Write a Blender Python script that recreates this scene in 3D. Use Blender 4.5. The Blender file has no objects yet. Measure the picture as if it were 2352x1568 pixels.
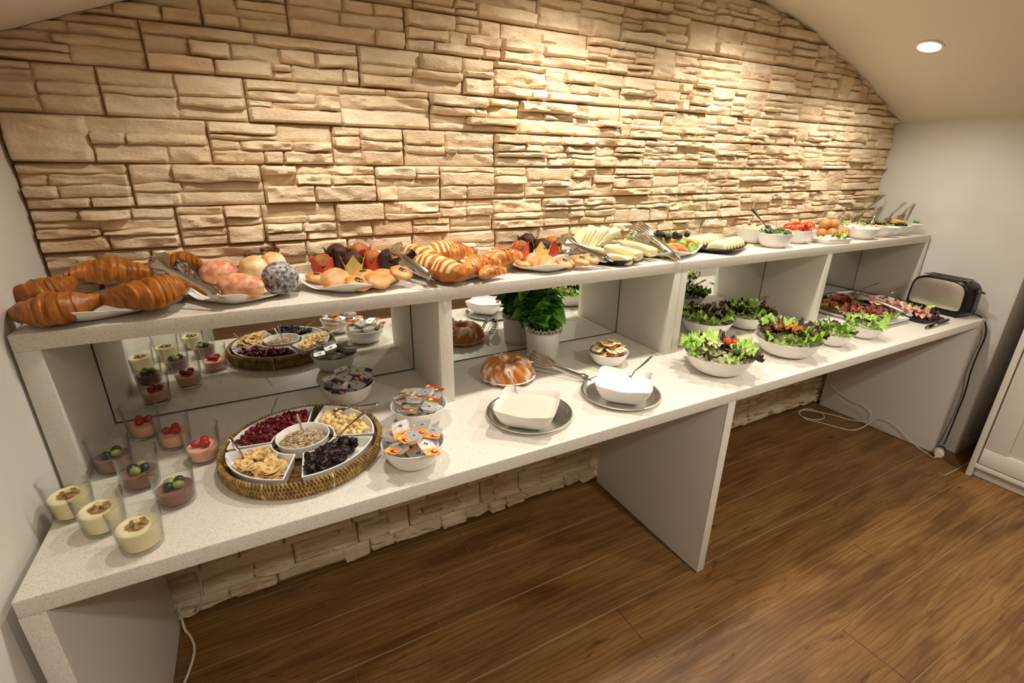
import bpy, bmesh, math, random
from math import sin, cos, pi, radians, atan2, sqrt, hypot
from mathutils import Vector, Matrix, noise, Euler
random.seed(7)
S = bpy.context.scene
COL = S.collection

# ------------------------------------------------------------------ camera
cam_d = bpy.data.cameras.new('camera'); cam = bpy.data.objects.new('camera', cam_d); COL.objects.link(cam)
cam_d.sensor_width = 36; cam_d.lens = 1101.98 / 2352 * 36; cam_d.clip_start = .02
yaw, pitch, roll = radians(-27.978), radians(-20.446), radians(.7478)
fw = Vector((-sin(yaw) * cos(pitch), cos(yaw) * cos(pitch), sin(pitch)))
rt = Vector((cos(yaw), sin(yaw), 0)); up = rt.cross(fw)
R_ = rt * cos(roll) + up * sin(roll); U_ = up * cos(roll) - rt * sin(roll)
mw = Matrix((R_, U_, -fw)).transposed().to_4x4(); mw.translation = (.4457, -1.5559, 1.4332)
cam.matrix_world = mw
S.camera = cam

# ------------------------------------------------------------------ light and exposure
S.view_settings.view_transform = 'Standard'; S.view_settings.look = 'None'
S.view_settings.gamma = 1; S.view_settings.use_curve_mapping = False
S.view_settings.exposure = 0.52
S.cycles.use_denoising = True
S.cycles.max_bounces = 6; S.cycles.transparent_max_bounces = 20; S.cycles.adaptive_threshold = .02
S.cycles.caustics_reflective = True; S.cycles.caustics_refractive = False; S.cycles.blur_glossy = 1.0; S.cycles.sample_clamp_indirect = 6
W = bpy.data.worlds.new('world'); S.world = W; W.use_nodes = True
W.node_tree.nodes['Background'].inputs[0].default_value = (1, .86, .68, 1)
W.node_tree.nodes['Background'].inputs[1].default_value = .25
WARM = (1, .935, .855)
# recessed downlights: x, y, watts (first row above the shelf, second row in the middle of the room)
DOWN = [(2.99, -.354, 15), (2.20, -.40, 25), (1.41, -.40, 28), (.62, -.40, 12), (.55, -1.85, 27), (1.8, -1.85, 54), (2.95, -1.85, 38), (1.2, -2.9, 1.5), (2.6, -2.9, 2)]
VA = (.00529943, -.04364746, -.01706385, .37790745, 1.66492806)
def vault(x):
    x = min(max(x, -.02), 3.62)
    return ((((VA[0] * x + VA[1]) * x + VA[2]) * x + VA[3]) * x + VA[4])
def add_light(x, y, w):
    L = bpy.data.lights.new('downlight_beam', 'SPOT'); L.energy = w; L.color = WARM
    L.spot_size = radians(150); L.spot_blend = .9; L.shadow_soft_size = .035
    o = bpy.data.objects.new('downlight_beam', L); COL.objects.link(o); o.location = (x, y, vault(x) - .03)
for d in DOWN: add_light(*d)

# ------------------------------------------------------------------ materials
def hx(s):
    s = s.lstrip('#'); c = [int(s[i:i + 2], 16) / 255 for i in (0, 2, 4)]
    return tuple((v / 12.92 if v <= .04045 else ((v + .055) / 1.055) ** 2.4) for v in c) + (1,)
MATS = {}
def mat(name, col, col2=None, rough=.5, metal=0, sc=12, detail=4, lo=.4, hi=.65, bump=0, bsc=None, stretch=(1, 1, 1), sub=0, subr=(.01, .005, .003), spec=.5, coat=0, emit=0, trans=0, ior=1.45, island=0, isl_col=None, alpha=1):
    if name in MATS: return MATS[name]
    m = bpy.data.materials.new(name); m.use_nodes = True; N = m.node_tree.nodes; L = m.node_tree.links
    b = N['Principled BSDF']
    c1 = hx(col) if isinstance(col, str) else col
    b.inputs['Base Color'].default_value = c1; b.inputs['Roughness'].default_value = rough; b.inputs['Metallic'].default_value = metal
    b.inputs['Specular IOR Level'].default_value = spec; b.inputs['Coat Weight'].default_value = coat; b.inputs['IOR'].default_value = ior
    b.inputs['Transmission Weight'].default_value = trans; b.inputs['Alpha'].default_value = alpha
    if sub: b.inputs['Subsurface Weight'].default_value = sub; b.inputs['Subsurface Radius'].default_value = subr; b.inputs['Subsurface Scale'].default_value = 1
    if emit: b.inputs['Emission Color'].default_value = c1; b.inputs['Emission Strength'].default_value = emit
    tc = N.new('ShaderNodeTexCoord'); mp = N.new('ShaderNodeMapping'); mp.inputs['Scale'].default_value = stretch
    L.new(tc.outputs['Object'], mp.inputs[0])
    out = None
    if col2:
        n = N.new('ShaderNodeTexNoise'); n.inputs['Scale'].default_value = sc; n.inputs['Detail'].default_value = detail
        L.new(mp.outputs[0], n.inputs['Vector'])
        r = N.new('ShaderNodeMapRange'); r.inputs[1].default_value = lo; r.inputs[2].default_value = hi
        L.new(n.outputs[0], r.inputs[0])
        x = N.new('ShaderNodeMix'); x.data_type = 'RGBA'; x.inputs[6].default_value = c1; x.inputs[7].default_value = hx(col2)
        L.new(r.outputs[0], x.inputs[0]); out = x.outputs[2]
    if island:
        g = N.new('ShaderNodeNewGeometry'); h = N.new('ShaderNodeHueSaturation')
        r2 = N.new('ShaderNodeMapRange'); r2.inputs[3].default_value = 1 - island; r2.inputs[4].default_value = 1 + island * .7
        L.new(g.outputs['Random Per Island'], r2.inputs[0]); L.new(r2.outputs[0], h.inputs['Value'])
        if out: L.new(out, h.inputs['Color'])
        else: h.inputs['Color'].default_value = c1
        out = h.outputs[0]
    if out: L.new(out, b.inputs['Base Color'])
    if bump:
        n2 = N.new('ShaderNodeTexNoise'); n2.inputs['Scale'].default_value = bsc or sc * 3; n2.inputs['Detail'].default_value = 5
        L.new(mp.outputs[0], n2.inputs['Vector']); bp = N.new('ShaderNodeBump'); bp.inputs['Strength'].default_value = bump; bp.inputs['Distance'].default_value = .004
        L.new(n2.outputs[0], bp.inputs['Height']); L.new(bp.outputs[0], b.inputs['Normal'])
    MATS[name] = m
    return m

def quartz_mat():
    m = mat('white_quartz', '#dcd6ca', rough=.38, spec=.45); N = m.node_tree.nodes; L = m.node_tree.links; b = N['Principled BSDF']
    tc = N.new('ShaderNodeTexCoord')
    v = N.new('ShaderNodeTexVoronoi'); v.inputs['Scale'].default_value = 650; L.new(tc.outputs['Object'], v.inputs['Vector'])
    n = N.new('ShaderNodeTexNoise'); n.inputs['Scale'].default_value = 600; n.inputs['Detail'].default_value = 2; L.new(tc.outputs['Object'], n.inputs['Vector'])
    r = N.new('ShaderNodeMapRange'); r.inputs[1].default_value = .60; r.inputs[2].default_value = .72; L.new(n.outputs[0], r.inputs[0])
    s = N.new('ShaderNodeSeparateColor'); L.new(v.outputs['Color'], s.inputs[0])
    r2 = N.new('ShaderNodeMapRange'); r2.inputs[1].default_value = .78; r2.inputs[2].default_value = .9; L.new(s.outputs[0], r2.inputs[0])
    x1 = N.new('ShaderNodeMix'); x1.data_type = 'RGBA'; x1.inputs[6].default_value = hx('#dfd9cd'); x1.inputs[7].default_value = hx('#c0b197'); L.new(r.outputs[0], x1.inputs[0])
    x2 = N.new('ShaderNodeMix'); x2.data_type = 'RGBA'; x2.inputs[7].default_value = hx('#cbbda6'); L.new(x1.outputs[2], x2.inputs[6]); L.new(r2.outputs[0], x2.inputs[0])
    n3 = N.new('ShaderNodeTexNoise'); n3.inputs['Scale'].default_value = 520; n3.inputs['Detail'].default_value = 1; L.new(tc.outputs['Object'], n3.inputs['Vector'])
    r3 = N.new('ShaderNodeMapRange'); r3.inputs[1].default_value = .68; r3.inputs[2].default_value = .74; L.new(n3.outputs[0], r3.inputs[0])
    x3 = N.new('ShaderNodeMix'); x3.data_type = 'RGBA'; x3.inputs[7].default_value = hx('#7d6a52'); L.new(x2.outputs[2], x3.inputs[6]); L.new(r3.outputs[0], x3.inputs[0])
    L.new(x3.outputs[2], b.inputs['Base Color'])
    return m
def stone_mat():
    m = mat('sandstone', '#e9cf9f', rough=.85, spec=.25); N = m.node_tree.nodes; L = m.node_tree.links; b = N['Principled BSDF']
    tc = N.new('ShaderNodeTexCoord')
    def nz(s, d, st=(1, 1, 1)):
        mp = N.new('ShaderNodeMapping'); mp.inputs['Scale'].default_value = st; L.new(tc.outputs['Object'], mp.inputs[0])
        n = N.new('ShaderNodeTexNoise'); n.inputs['Scale'].default_value = s; n.inputs['Detail'].default_value = d; L.new(mp.outputs[0], n.inputs['Vector']); return n.outputs[0]
    def mx(f, a, c):
        x = N.new('ShaderNodeMix'); x.data_type = 'RGBA'; L.new(f, x.inputs[0])
        for i, k in ((6, a), (7, c)):
            if isinstance(k, str): x.inputs[i].default_value = hx(k)
            else: L.new(k, x.inputs[i])
        return x.outputs[2]
    def mr(f, a, c, d=0, e=1):
        r = N.new('ShaderNodeMapRange'); L.new(f, r.inputs[0]); r.inputs[1].default_value = a; r.inputs[2].default_value = c; r.inputs[3].default_value = d; r.inputs[4].default_value = e; return r.outputs[0]
    g = N.new('ShaderNodeNewGeometry')
    a = mx(g.outputs['Random Per Island'], '#ecdcbe', '#e0c6a0')
    a = mx(mr(nz(7, 5), .45, .75, 0, .6), a, '#d2a880')
    a = mx(mr(nz(22, 6, (1, 1, 3)), .5, .8, 0, .55), a, '#fbeccb')
    a = mx(mr(nz(60, 5, (1, 1, 3)), .58, .85, 0, .45), a, '#b08a5c')
    L.new(a, b.inputs['Base Color'])
    bp = N.new('ShaderNodeBump'); bp.inputs['Strength'].default_value = .75; bp.inputs['Distance'].default_value = .004
    L.new(nz(110, 7, (1, 1, 2)), bp.inputs['Height']); L.new(bp.outputs[0], b.inputs['Normal'])
    return m
def wood_mat():
    m = mat('oak_plank', '#7c4a1e', rough=.42, spec=.4); N = m.node_tree.nodes; L = m.node_tree.links; b = N['Principled BSDF']
    tc = N.new('ShaderNodeTexCoord'); g = N.new('ShaderNodeNewGeometry')
    # every plank is offset by its own random number
    sx = N.new('ShaderNodeVectorMath'); sx.operation = 'SCALE'; sx.inputs[0].default_value = (7.3, 3.1, 5.7); L.new(g.outputs['Random Per Island'], sx.inputs['Scale'])
    ad = N.new('ShaderNodeVectorMath'); L.new(tc.outputs['Object'], ad.inputs[0]); L.new(sx.outputs[0], ad.inputs[1])
    def nz(s, d, st, dist=0):
        mp = N.new('ShaderNodeMapping'); mp.inputs['Scale'].default_value = st; L.new(ad.outputs[0], mp.inputs[0])
        n = N.new('ShaderNodeTexNoise'); n.inputs['Scale'].default_value = s; n.inputs['Detail'].default_value = d; n.inputs['Distortion'].default_value = dist; L.new(mp.outputs[0], n.inputs['Vector']); return n.outputs[0]
    def mx(f, a, c):
        x = N.new('ShaderNodeMix'); x.data_type = 'RGBA'; L.new(f, x.inputs[0])
        for i, k in ((6, a), (7, c)):
            if isinstance(k, str): x.inputs[i].default_value = hx(k)
            else: L.new(k, x.inputs[i])
        return x.outputs[2]
    def mr(f, a, c, d=0, e=1):
        r = N.new('ShaderNodeMapRange'); L.new(f, r.inputs[0]); r.inputs[1].default_value = a; r.inputs[2].default_value = c; r.inputs[3].default_value = d; r.inputs[4].default_value = e; return r.outputs[0]
    a = mx(mr(g.outputs['Random Per Island'], 0, 1), '#5f3f1b', '#7e5a30')
    a = mx(mr(nz(3.2, 6, (.7, 2.6, 1), .6), .28, .62), '#523515', a)
    a = mx(mr(nz(6, 8, (.5, 7, 1), .5), .45, .78, 0, .6), a, '#94703f')
    a = mx(mr(nz(60, 6, (.10, 4, 1)), .5, .8, 0, .38), a, '#4c2c0f')
    a = mx(mr(nz(4.5, 3, (1.2, 4, 1), 1.5), .64, .74, 0, .75), a, '#3f220c')
    w = N.new('ShaderNodeTexWave'); w.inputs['Scale'].default_value = 3; w.inputs['Distortion'].default_value = 14; w.inputs['Detail'].default_value = 2; w.inputs['Detail Scale'].default_value = .8; w.bands_direction = 'Y'
    mp = N.new('ShaderNodeMapping'); mp.inputs['Scale'].default_value = (1.0, 6, 1); L.new(ad.outputs[0], mp.inputs[0]); L.new(mp.outputs[0], w.inputs['Vector'])
    a = mx(mr(w.outputs['Fac'], .7, 1, 0, .38), a, '#4a2a0e')
    L.new(a, b.inputs['Base Color'])
    bp = N.new('ShaderNodeBump'); bp.inputs['Strength'].default_value = .12; bp.inputs['Distance'].default_value = .002
    L.new(nz(40, 6, (.12, 5, 1)), bp.inputs['Height']); L.new(bp.outputs[0], b.inputs['Normal'])
    return m
def glass_mat(name='clear_glass', tint=(.985, .99, .985, 1)):
    m = bpy.data.materials.new(name); m.use_nodes = True; N = m.node_tree.nodes; L = m.node_tree.links
    N.remove(N['Principled BSDF']); o = N['Material Output']
    t = N.new('ShaderNodeBsdfTransparent'); gl = N.new('ShaderNodeBsdfGlossy'); gl.inputs['Roughness'].default_value = .02
    lw = N.new('ShaderNodeLayerWeight'); lw.inputs[0].default_value = .5
    def pw(e, lo, hi):
        p = N.new('ShaderNodeMath'); p.operation = 'POWER'; p.inputs[1].default_value = e; L.new(lw.outputs['Facing'], p.inputs[0])
        r = N.new('ShaderNodeMapRange'); r.inputs[3].default_value = lo; r.inputs[4].default_value = hi; L.new(p.outputs[0], r.inputs[0]); return r.outputs[0]
    t2 = N.new('ShaderNodeMix'); t2.data_type = 'RGBA'; t2.inputs[6].default_value = tint; t2.inputs[7].default_value = (.30, .31, .27, 1)
    L.new(pw(5, 0, 1), t2.inputs[0]); L.new(t2.outputs[2], t.inputs[0])
    x = N.new('ShaderNodeMixShader'); L.new(pw(4, .012, .8), x.inputs[0]); L.new(t.outputs[0], x.inputs[1]); L.new(gl.outputs[0], x.inputs[2]); L.new(x.outputs[0], o.inputs[0])
    return m
QUARTZ, STONE, WOOD, GLASS = quartz_mat(), stone_mat(), wood_mat(), glass_mat()
WALLM = mat('wall_paint', '#d9d5cb', '#d3cec2', rough=.8, sc=3, spec=.2, bump=.05, bsc=180)
CEILM = mat('ceiling_paint', '#d9d1c0', rough=.85, spec=.2, bump=.04, bsc=200)
BOARD = mat('white_laminate', '#e0dbd0', '#d7d0c3', rough=.45, sc=500, detail=1, lo=.45, hi=.6)
MIRROR = mat('mirror_silver', (.86, .88, .84, 1), rough=.01, metal=1)
DARKT = mat('mirror_edge', '#3a3628', rough=.6)
CERAM = mat('white_porcelain', '#efebe4', rough=.14, spec=.6, coat=.3)
BLACKC = mat('black_ceramic', '#15130f', rough=.25, spec=.6)
PLATTER = mat('platter_steel', (.84, .82, .77, 1), rough=.26, metal=1)
STEEL = mat('polished_steel', (.62, .60, .56, 1), rough=.13, metal=1)
BRUSH = mat('brushed_steel', '#e0d8ca', '#cec5b6', rough=.4, metal=.9, sc=60, stretch=(.3, 1, 14))
BLACKP = mat('black_plastic', '#0d0c0b', rough=.3, spec=.5)

# ------------------------------------------------------------------ mesh helpers
class MB:
    def __init__(s): s.v = []; s.f = []; s.m = []
    def add(s, vf, mi=0, M=None):
        v, f = vf; o = len(s.v)
        if M is not None: v = [M @ Vector(p) for p in v]
        s.v.extend(tuple(p) for p in v); s.f.extend(tuple(i + o for i in q) for q in f); s.m.extend([mi] * len(f)); return s
    def mesh(s, name, mats, smooth=True, bevel=0, seg=2, sharp=None):
        me = bpy.data.meshes.new(name); me.from_pydata(s.v, [], s.f); me.update()
        if bevel:
            bm = bmesh.new(); bm.from_mesh(me)
            bmesh.ops.remove_doubles(bm, verts=bm.verts, dist=1e-6)
            ed = [e for e in bm.edges if len(e.link_faces) == 2 and e.calc_face_angle(0) > .5]
            bmesh.ops.bevel(bm, geom=ed, offset=bevel, segments=seg, profile=.5, affect='EDGES'); bm.to_mesh(me); bm.free()
        for k in (mats if isinstance(mats, (list, tuple)) else [mats]): me.materials.append(k)
        if not bevel and any(s.m): me.polygons.foreach_set('material_index', s.m)
        if smooth:
            me.polygons.foreach_set('use_smooth', [True] * len(me.polygons))
            me.set_sharp_from_angle(angle=sharp or radians(40))
        return me
    def build(s, name, mats, parent=None, loc=(0, 0, 0), rot=(0, 0, 0), **k):
        return link(s.mesh(name, mats, **k), name, parent, loc, rot)
def link(me, name, parent=None, loc=(0, 0, 0), rot=(0, 0, 0), scale=None):
    o = bpy.data.objects.new(name, me); COL.objects.link(o); o.location = loc; o.rotation_euler = rot
    if scale is not None: o.scale = scale if isinstance(scale, (tuple, list)) else (scale,) * 3
    if parent: o.parent = parent
    return o
def tag(o, label=None, cat=None, group=None, kind=None):
    if label: o['label'] = label
    if cat: o['category'] = cat
    if group: o['group'] = group
    if kind: o['kind'] = kind
    return o
def empty(name, loc=(0, 0, 0), rz=0, label=None, cat=None, group=None, rot=None):
    o = bpy.data.objects.new(name, None); COL.objects.link(o); o.location = loc; o.rotation_euler = rot or (0, 0, rz); o.empty_display_size = .02
    return tag(o, label, cat, group)
def copy_tree(o, parent=None):
    c = o.copy(); COL.objects.link(c); c.parent = parent
    for ch in o.children: copy_tree(ch, c)
    return c
def box(x0, x1, y0, y1, z0, z1):
    return ([(x0, y0, z0), (x1, y0, z0), (x1, y1, z0), (x0, y1, z0), (x0, y0, z1), (x1, y0, z1), (x1, y1, z1), (x0, y1, z1)],
            [(0, 3, 2, 1), (4, 5, 6, 7), (0, 1, 5, 4), (1, 2, 6, 5), (2, 3, 7, 6), (3, 0, 4, 7)])
def BX(name, m, x0, x1, y0, y1, z0, z1, parent=None, bevel=.0015):
    return MB().add(box(x0, x1, y0, y1, z0, z1)).build(name, m, parent, bevel=bevel)
def dish(prof, a=1, b=1, ex=2, n=48, ex_in=None, power=1, ring=False):
    """rings (s, z[, lift]) swept round a superellipse a x b; lift raises the four corners; closes at both ends"""
    v = []; f = []; k = len(prof)
    for j in range(n):
        t = 2 * pi * j / n; c, s_ = cos(t), sin(t); cr = (2 * abs(c * s_)) ** 2
        for i, p in enumerate(prof):
            s, z = p[0], p[1]; l = p[2] if len(p) > 2 else 0
            e = 2 + (ex - 2) * min(1, s) ** power if ex_in is None else ex_in + (ex - ex_in) * min(1, s)
            r = s * (abs(c) ** e + abs(s_) ** e) ** (-1 / e)
            v.append((a * r * c, b * r * s_, z + l * cr))
    for j in range(n):
        q = (j + 1) % n
        for i in range(k - 1):
            f.append((j * k + i, q * k + i, q * k + i + 1, j * k + i + 1))
    if ring:
        for j in range(n): q = (j + 1) % n; f.append((j * k + k - 1, q * k + k - 1, q * k, j * k))
        return v, f
    if prof[0][0] > 1e-6: f.append(tuple(j * k for j in reversed(range(n))))
    if prof[-1][0] > 1e-6: f.append(tuple(j * k + k - 1 for j in range(n)))
    return v, f
def tube(pts, r, n=8, up=(0, 0, 1), flat=None, cap=True):
    """r: number or list; flat: list/number height ratio for an oval section"""
    P = [Vector(p) for p in pts]; v = []; f = []; U = Vector(up)
    for i, p in enumerate(P):
        d = (P[min(i + 1, len(P) - 1)] - P[max(i - 1, 0)])
        d = d.normalized() if d.length > 1e-9 else Vector((1, 0, 0))
        s = d.cross(U)
        if s.length < 1e-4: s = d.cross(Vector((0, 1, .01)))
        s.normalize(); w = s.cross(d); U = w if flat is None else U
        ri = r[i] if isinstance(r, (list, tuple)) else r; fl = 1 if flat is None else (flat[i] if isinstance(flat, (list, tuple)) else flat)
        for j in range(n):
            t = 2 * pi * j / n; v.append(p + s * (ri * cos(t)) + w * (ri * fl * sin(t)))
    for i in range(len(P) - 1):
        for j in range(n):
            q = (j + 1) % n; f.append((i * n + j, i * n + q, (i + 1) * n + q, (i + 1) * n + j))
    if cap: f.append(tuple(reversed(range(n)))); f.append(tuple((len(P) - 1) * n + j for j in range(n)))
    return v, f
def spline(pts, k=6, closed=False):
    P = [Vector(p) for p in pts]; out = []; n = len(P)
    for i in range(n if closed else n - 1):
        g = (lambda q: P[q % n]) if closed else (lambda q: P[max(0, min(n - 1, q))])
        a, b, c, d = g(i - 1), g(i), g(i + 1), g(i + 2)
        for j in range(k):
            t = j / k; out.append(.5 * ((2 * b) + (c - a) * t + (2 * a - 5 * b + 4 * c - d) * t * t + (3 * b - 3 * c + d - a) * t ** 3))
    if not closed: out.append(P[-1])
    return out
_ico = {}
def ico(sub):
    if sub not in _ico:
        bm = bmesh.new(); bmesh.ops.create_icosphere(bm, subdivisions=sub, radius=1); bm.verts.ensure_lookup_table()
        _ico[sub] = ([tuple(v.co) for v in bm.verts], [tuple(v.index for v in f.verts) for f in bm.faces]); bm.free()
    return _ico[sub]
def blob(rx, ry, rz, amp=0, fr=3, seed=0, sub=3, fn=None, flat=None):
    V, F = ico(sub); out = []
    for x, y, z in V:
        k = 1 + (amp * noise.noise(Vector((x * fr + seed * 7.1, y * fr, z * fr - seed * 3.3))) if amp else 0)
        if fn: k *= fn(x, y, z)
        zz = z * k
        if flat is not None and zz < flat: zz = flat + (zz - flat) * .15
        out.append((x * k * rx, y * k * ry, zz * rz))
    return out, F
def TM(loc=(0, 0, 0), rot=(0, 0, 0), s=1):
    M = Matrix.Translation(loc) @ Euler(rot).to_matrix().to_4x4()
    return M @ (Matrix.Diagonal((s, s, s, 1)) if not isinstance(s, (tuple, list)) else Matrix.Diagonal((*s, 1)))
def RB(sx, sy, sz, r=.1, n=6):
    """rounded bar: soft box with half sizes"""
    V, F = ico(3); out = []
    for x, y, z in V:
        m = max(abs(x), abs(y), abs(z)); e = r
        q = Vector((x / m, y / m, z / m)); p = Vector((x, y, z)); k = q.lerp(p, e); out.append((k.x * sx, k.y * sy, k.z * sz))
    return out, F

# ------------------------------------------------------------------ the room
XL, XW = -.019, 3.595
H1, H2, DS, DC, YM = .75, 1.105, .323, .6626, -.0355
def structure(o): return tag(o, kind='structure')
# stone wall
wall = structure(MB().add(box(XL - .1, XW + .1, 0, .1, -.02, 2.15)).build('wall_back', mat('grout', '#8a6a44', rough=.9), smooth=False))
SEAMS = {16: [.139, .411, .604, .91], 15: [.28, .772, 1.084, 1.384], 14: [.177, .477, .973, 1.281], 13: [.376, .68, .886, 1.192], 12: [.191, .485, .793, .999], 11: [.269, .471, .668, 1.184, 1.386]}
CAMP = mw.translation
rs = random.Random(11)
stones = []
def subdivide(x0, x1, z0, z1, depth=0):
    w, h = x1 - x0, z1 - z0
    if depth == 0 and w > .16 and rs.random() < .45:
        c = x0 + w * rs.uniform(.3, .7); subdivide(x0, c, z0, z1, 1); subdivide(c, x1, z0, z1, 1); return
    if h > .055 and rs.random() < .93:
        c = z0 + h * rs.uniform(.28, .72); subdivide(x0, x1, z0, c, max(depth, 1) + 1); subdivide(x0, x1, c, z1, max(depth, 1) + 1); return
    if h > .036 and rs.random() < .22:
        c = z0 + h * rs.uniform(.3, .7); subdivide(x0, x1, z0, c, 9); subdivide(x0, x1, c, z1, 9); return
    if w > .17 and rs.random() < .62 or w > .28:
        c = x0 + w * rs.uniform(.25, .75); subdivide(x0, c, z0, z1, 9); subdivide(c, x1, z0, z1, 9); return
    stones.append((x0, x1, z0, z1))
for k in range(-1, 21):
    z0 = 1.42 + (k - 13) * .1045; z1 = z0 + .1045
    if z1 < 0: continue
    z0 = max(z0, .004)
    xs = [XL + .002] + SEAMS.get(k, []); x = xs[-1]
    while True:
        x += rs.choice([.2, .22, .3, .33, .3, .41]) * rs.uniform(.93, 1.07)
        if x > XW - .09: break
        xs.append(x)
    xs.append(XW - .002)
    for a, c in zip(xs, xs[1:]):
        n0 = len(stones); subdivide(a, c, z0, z1)
        for i in range(n0, len(stones)):
            s = stones[i]; G = .0016
            stones[i] = (s[0] + (G if s[0] == a else 0), s[1] - (G if s[1] == c else 0), s[2] + (G if s[2] == z0 else 0), s[3] - (G if s[3] == z1 else 0), (s[0] == a, s[1] == c, s[2] == z0, s[3] == z1))
def stone_geo(st, sd, step=.0058):
    x0, x1, z0, z1, seam = st; w, h = x1 - x0, z1 - z0
    if z0 > max(vault(x0), vault(x1)) + .01: return None
    nx = max(5, int(w / step)); nz = max(5, int(h / step)); R = random.Random(sd)
    dep = R.choice([R.uniform(.001, .010), R.uniform(.010, .026)]); tilt = R.uniform(-.16, .22); tx = R.uniform(-.04, .04); xc, zc = (x0 + x1) / 2, (z0 + z1) / 2
    ph = R.uniform(0, 50); rough = R.choice([.35, .7, 1.1, 1.5]); cut = R.uniform(-.35, .35); br = R.uniform(.004, .009)
    V = []; F = []
    def wob(p, q, sm): return (.0009 if sm else .0052) * noise.noise(Vector((p * 13, q * 91.7, 2))) + (.0003 if sm else .0012) * noise.noise(Vector((p * 60, q * 91.7, 5)))
    for j in range(nz + 1):
        v = j / nz
        for i in range(nx + 1):
            u = i / nx
            x = x0 + w * u; z = z0 + h * v
            x = x + (1 - u) * wob(z, x0 + 9, seam[0]) + u * wob(z, x1 + 9, seam[1])
            z = z + (1 - v) * wob(x, z0, seam[2]) + v * wob(x, z1, seam[3])
            e = min(min(u, 1 - u) * w, min(v, 1 - v) * h * 1.2)
            er = min(1, e / br); bev = er * (2 - er)
            a = noise.noise(Vector((x * 6 + ph, z * 24 + x * 5, ph)))
            b = noise.noise(Vector((x * 22 + ph, z * 80 + a * 2, 3 + ph)))
            c = noise.noise(Vector((x * 80, z * 150, ph)))
            ridge = max(0, .75 - 2.6 * abs(noise.noise(Vector((x * 9 + z * 16 + ph, z * 38, 7)))))
            st_ = .5 + .5 * max(-1, min(1, (a - cut) * 6))
            d = .0045 + bev * (dep + rough * (.0062 * st_ + .0045 * b + .0014 * c + .0045 * ridge) + (z - zc) * tilt + (x - xc) * tx)
            if z0 < 1.118 and z > .70: d = min(d, .026)
            d = max(.003, min(d, .038))
            if (i == 0 and seam[0]) or (i == nx and seam[1]) or (j == 0 and seam[2]) or (j == nz and seam[3]): d = .0005
            V.append((x, -d, min(z, vault(x) - .001)))
    n = nx + 1
    for j in range(nz):
        for i in range(nx): F.append((j * n + i, j * n + i + 1, (j + 1) * n + i + 1, (j + 1) * n + i))
    return V, F
rank = []
for i, s in enumerate(stones):
    c = Vector(((s[0] + s[1]) / 2, 0, (s[2] + s[3]) / 2)); d = c - CAMP
    vis = c.z < vault(c.x) - .02 and (c.z > 1.1 or c.z < .5) and d.dot(fw) > .2
    if vis:
        px = 1176 + 1102 * d.dot(R_) / d.dot(fw); py = 784 - 1102 * d.dot(U_) / d.dot(fw); vis = -60 < px < 2412 and -60 < py < 1628
    rank.append(((s[1] - s[0]) * (s[3] - s[2]) * d.y / d.length ** 3 * (.15 if c.z < .5 else 1) if vis else 0, i))
rank.sort(reverse=True); single = {i for q, i in rank[:299]}
rest = MB()
for i, s in enumerate(stones):
    g = stone_geo(s, i)
    if not g: continue
    if i in single: MB().add(g).build('stone', STONE, wall, sharp=radians(60))
    else: rest.add(g)
tag(rest.build('stone_facing', STONE, wall, sharp=radians(60)), kind='stuff')
# floor
floor = structure(BX('floor', mat('underlay', '#c9a878', rough=.8), -.12, 4.6, -4.2, .1, -.06, -.003, bevel=0))
pk = {0: [1.0, 2.33], 1: [.79, 2.14, 3.49], 2: [.512, 1.86, 3.22], 3: [1.35, 2.698, 4.0], 4: [1.05, 2.402, 3.75], 5: [.62, 1.965, 3.32], 6: [1.22, 2.56, 3.9]}
rp = random.Random(3)
for k in range(-1, 21):
    y1 = -.040 - .2012 * k; y0 = y1 - .2012
    if k == -1: y1 = 0
    xs = pk.get(k) or [rp.uniform(.1, 1.2) + 1.352 * i for i in range(4)]
    xs = [XL] + [x for x in xs if XL + .1 < x < 4.5] + [4.55]
    for a, c in zip(xs, xs[1:]):
        MB().add(box(a + .0007, c - .0007, y0 + .0007, y1 - .0007, -.0029, 0)).build('plank', WOOD, floor, bevel=.0013, seg=1)
# walls and vault
structure(BX('wall_left', WALLM, XL - .1, XL, -4.2, .1, -.02, 2.4, bevel=0))
structure(BX('wall_right', WALLM, XW, XW + .12, -.72, .1, -.02, 1.75, bevel=.002))
structure(BX('wall_recess', WALLM, XW + .005, 4.6, -.715, -.6, -.02, 1.75, bevel=0))
structure(BX('wall_far_right', WALLM, 4.5, 4.6, -4.2, -.6, -.02, 1.75, bevel=0))
structure(BX('wall_front', WALLM, XL - .1, 4.6, -4.3, -4.2, -.02, 2.4, bevel=0))
structure(BX('baseboard_recess', mat('baseboard', '#a9967a', rough=.6), XW + .001, 4.5, -.727, -.72, 0, .075))
cv = MB(); P = [(XL - .02, 1.655)] + [(XL + (XW - XL) * i / 64, vault(XL + (XW - XL) * i / 64)) for i in range(65)] + [(XW + .02, vault(XW) - .008)]
v = [(x, y, z) for x, z in P for y in (.05, -4.25)]; v += [(x, y, z + .12) for x, z in P for y in (.05, -4.25)]; n = len(P)
f = []
for i in range(n - 1):
    f.append((2 * i, 2 * i + 1, 2 * i + 3, 2 * i + 2)); o = 2 * n; f.append((o + 2 * i, o + 2 * i + 2, o + 2 * i + 3, o + 2 * i + 1))
structure(cv.add((v, f)).build('ceiling', CEILM))
structure(BX('ceiling_recess', CEILM, XW - .0, 4.6, -4.25, -.6, 1.655, 1.75, bevel=0))
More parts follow.
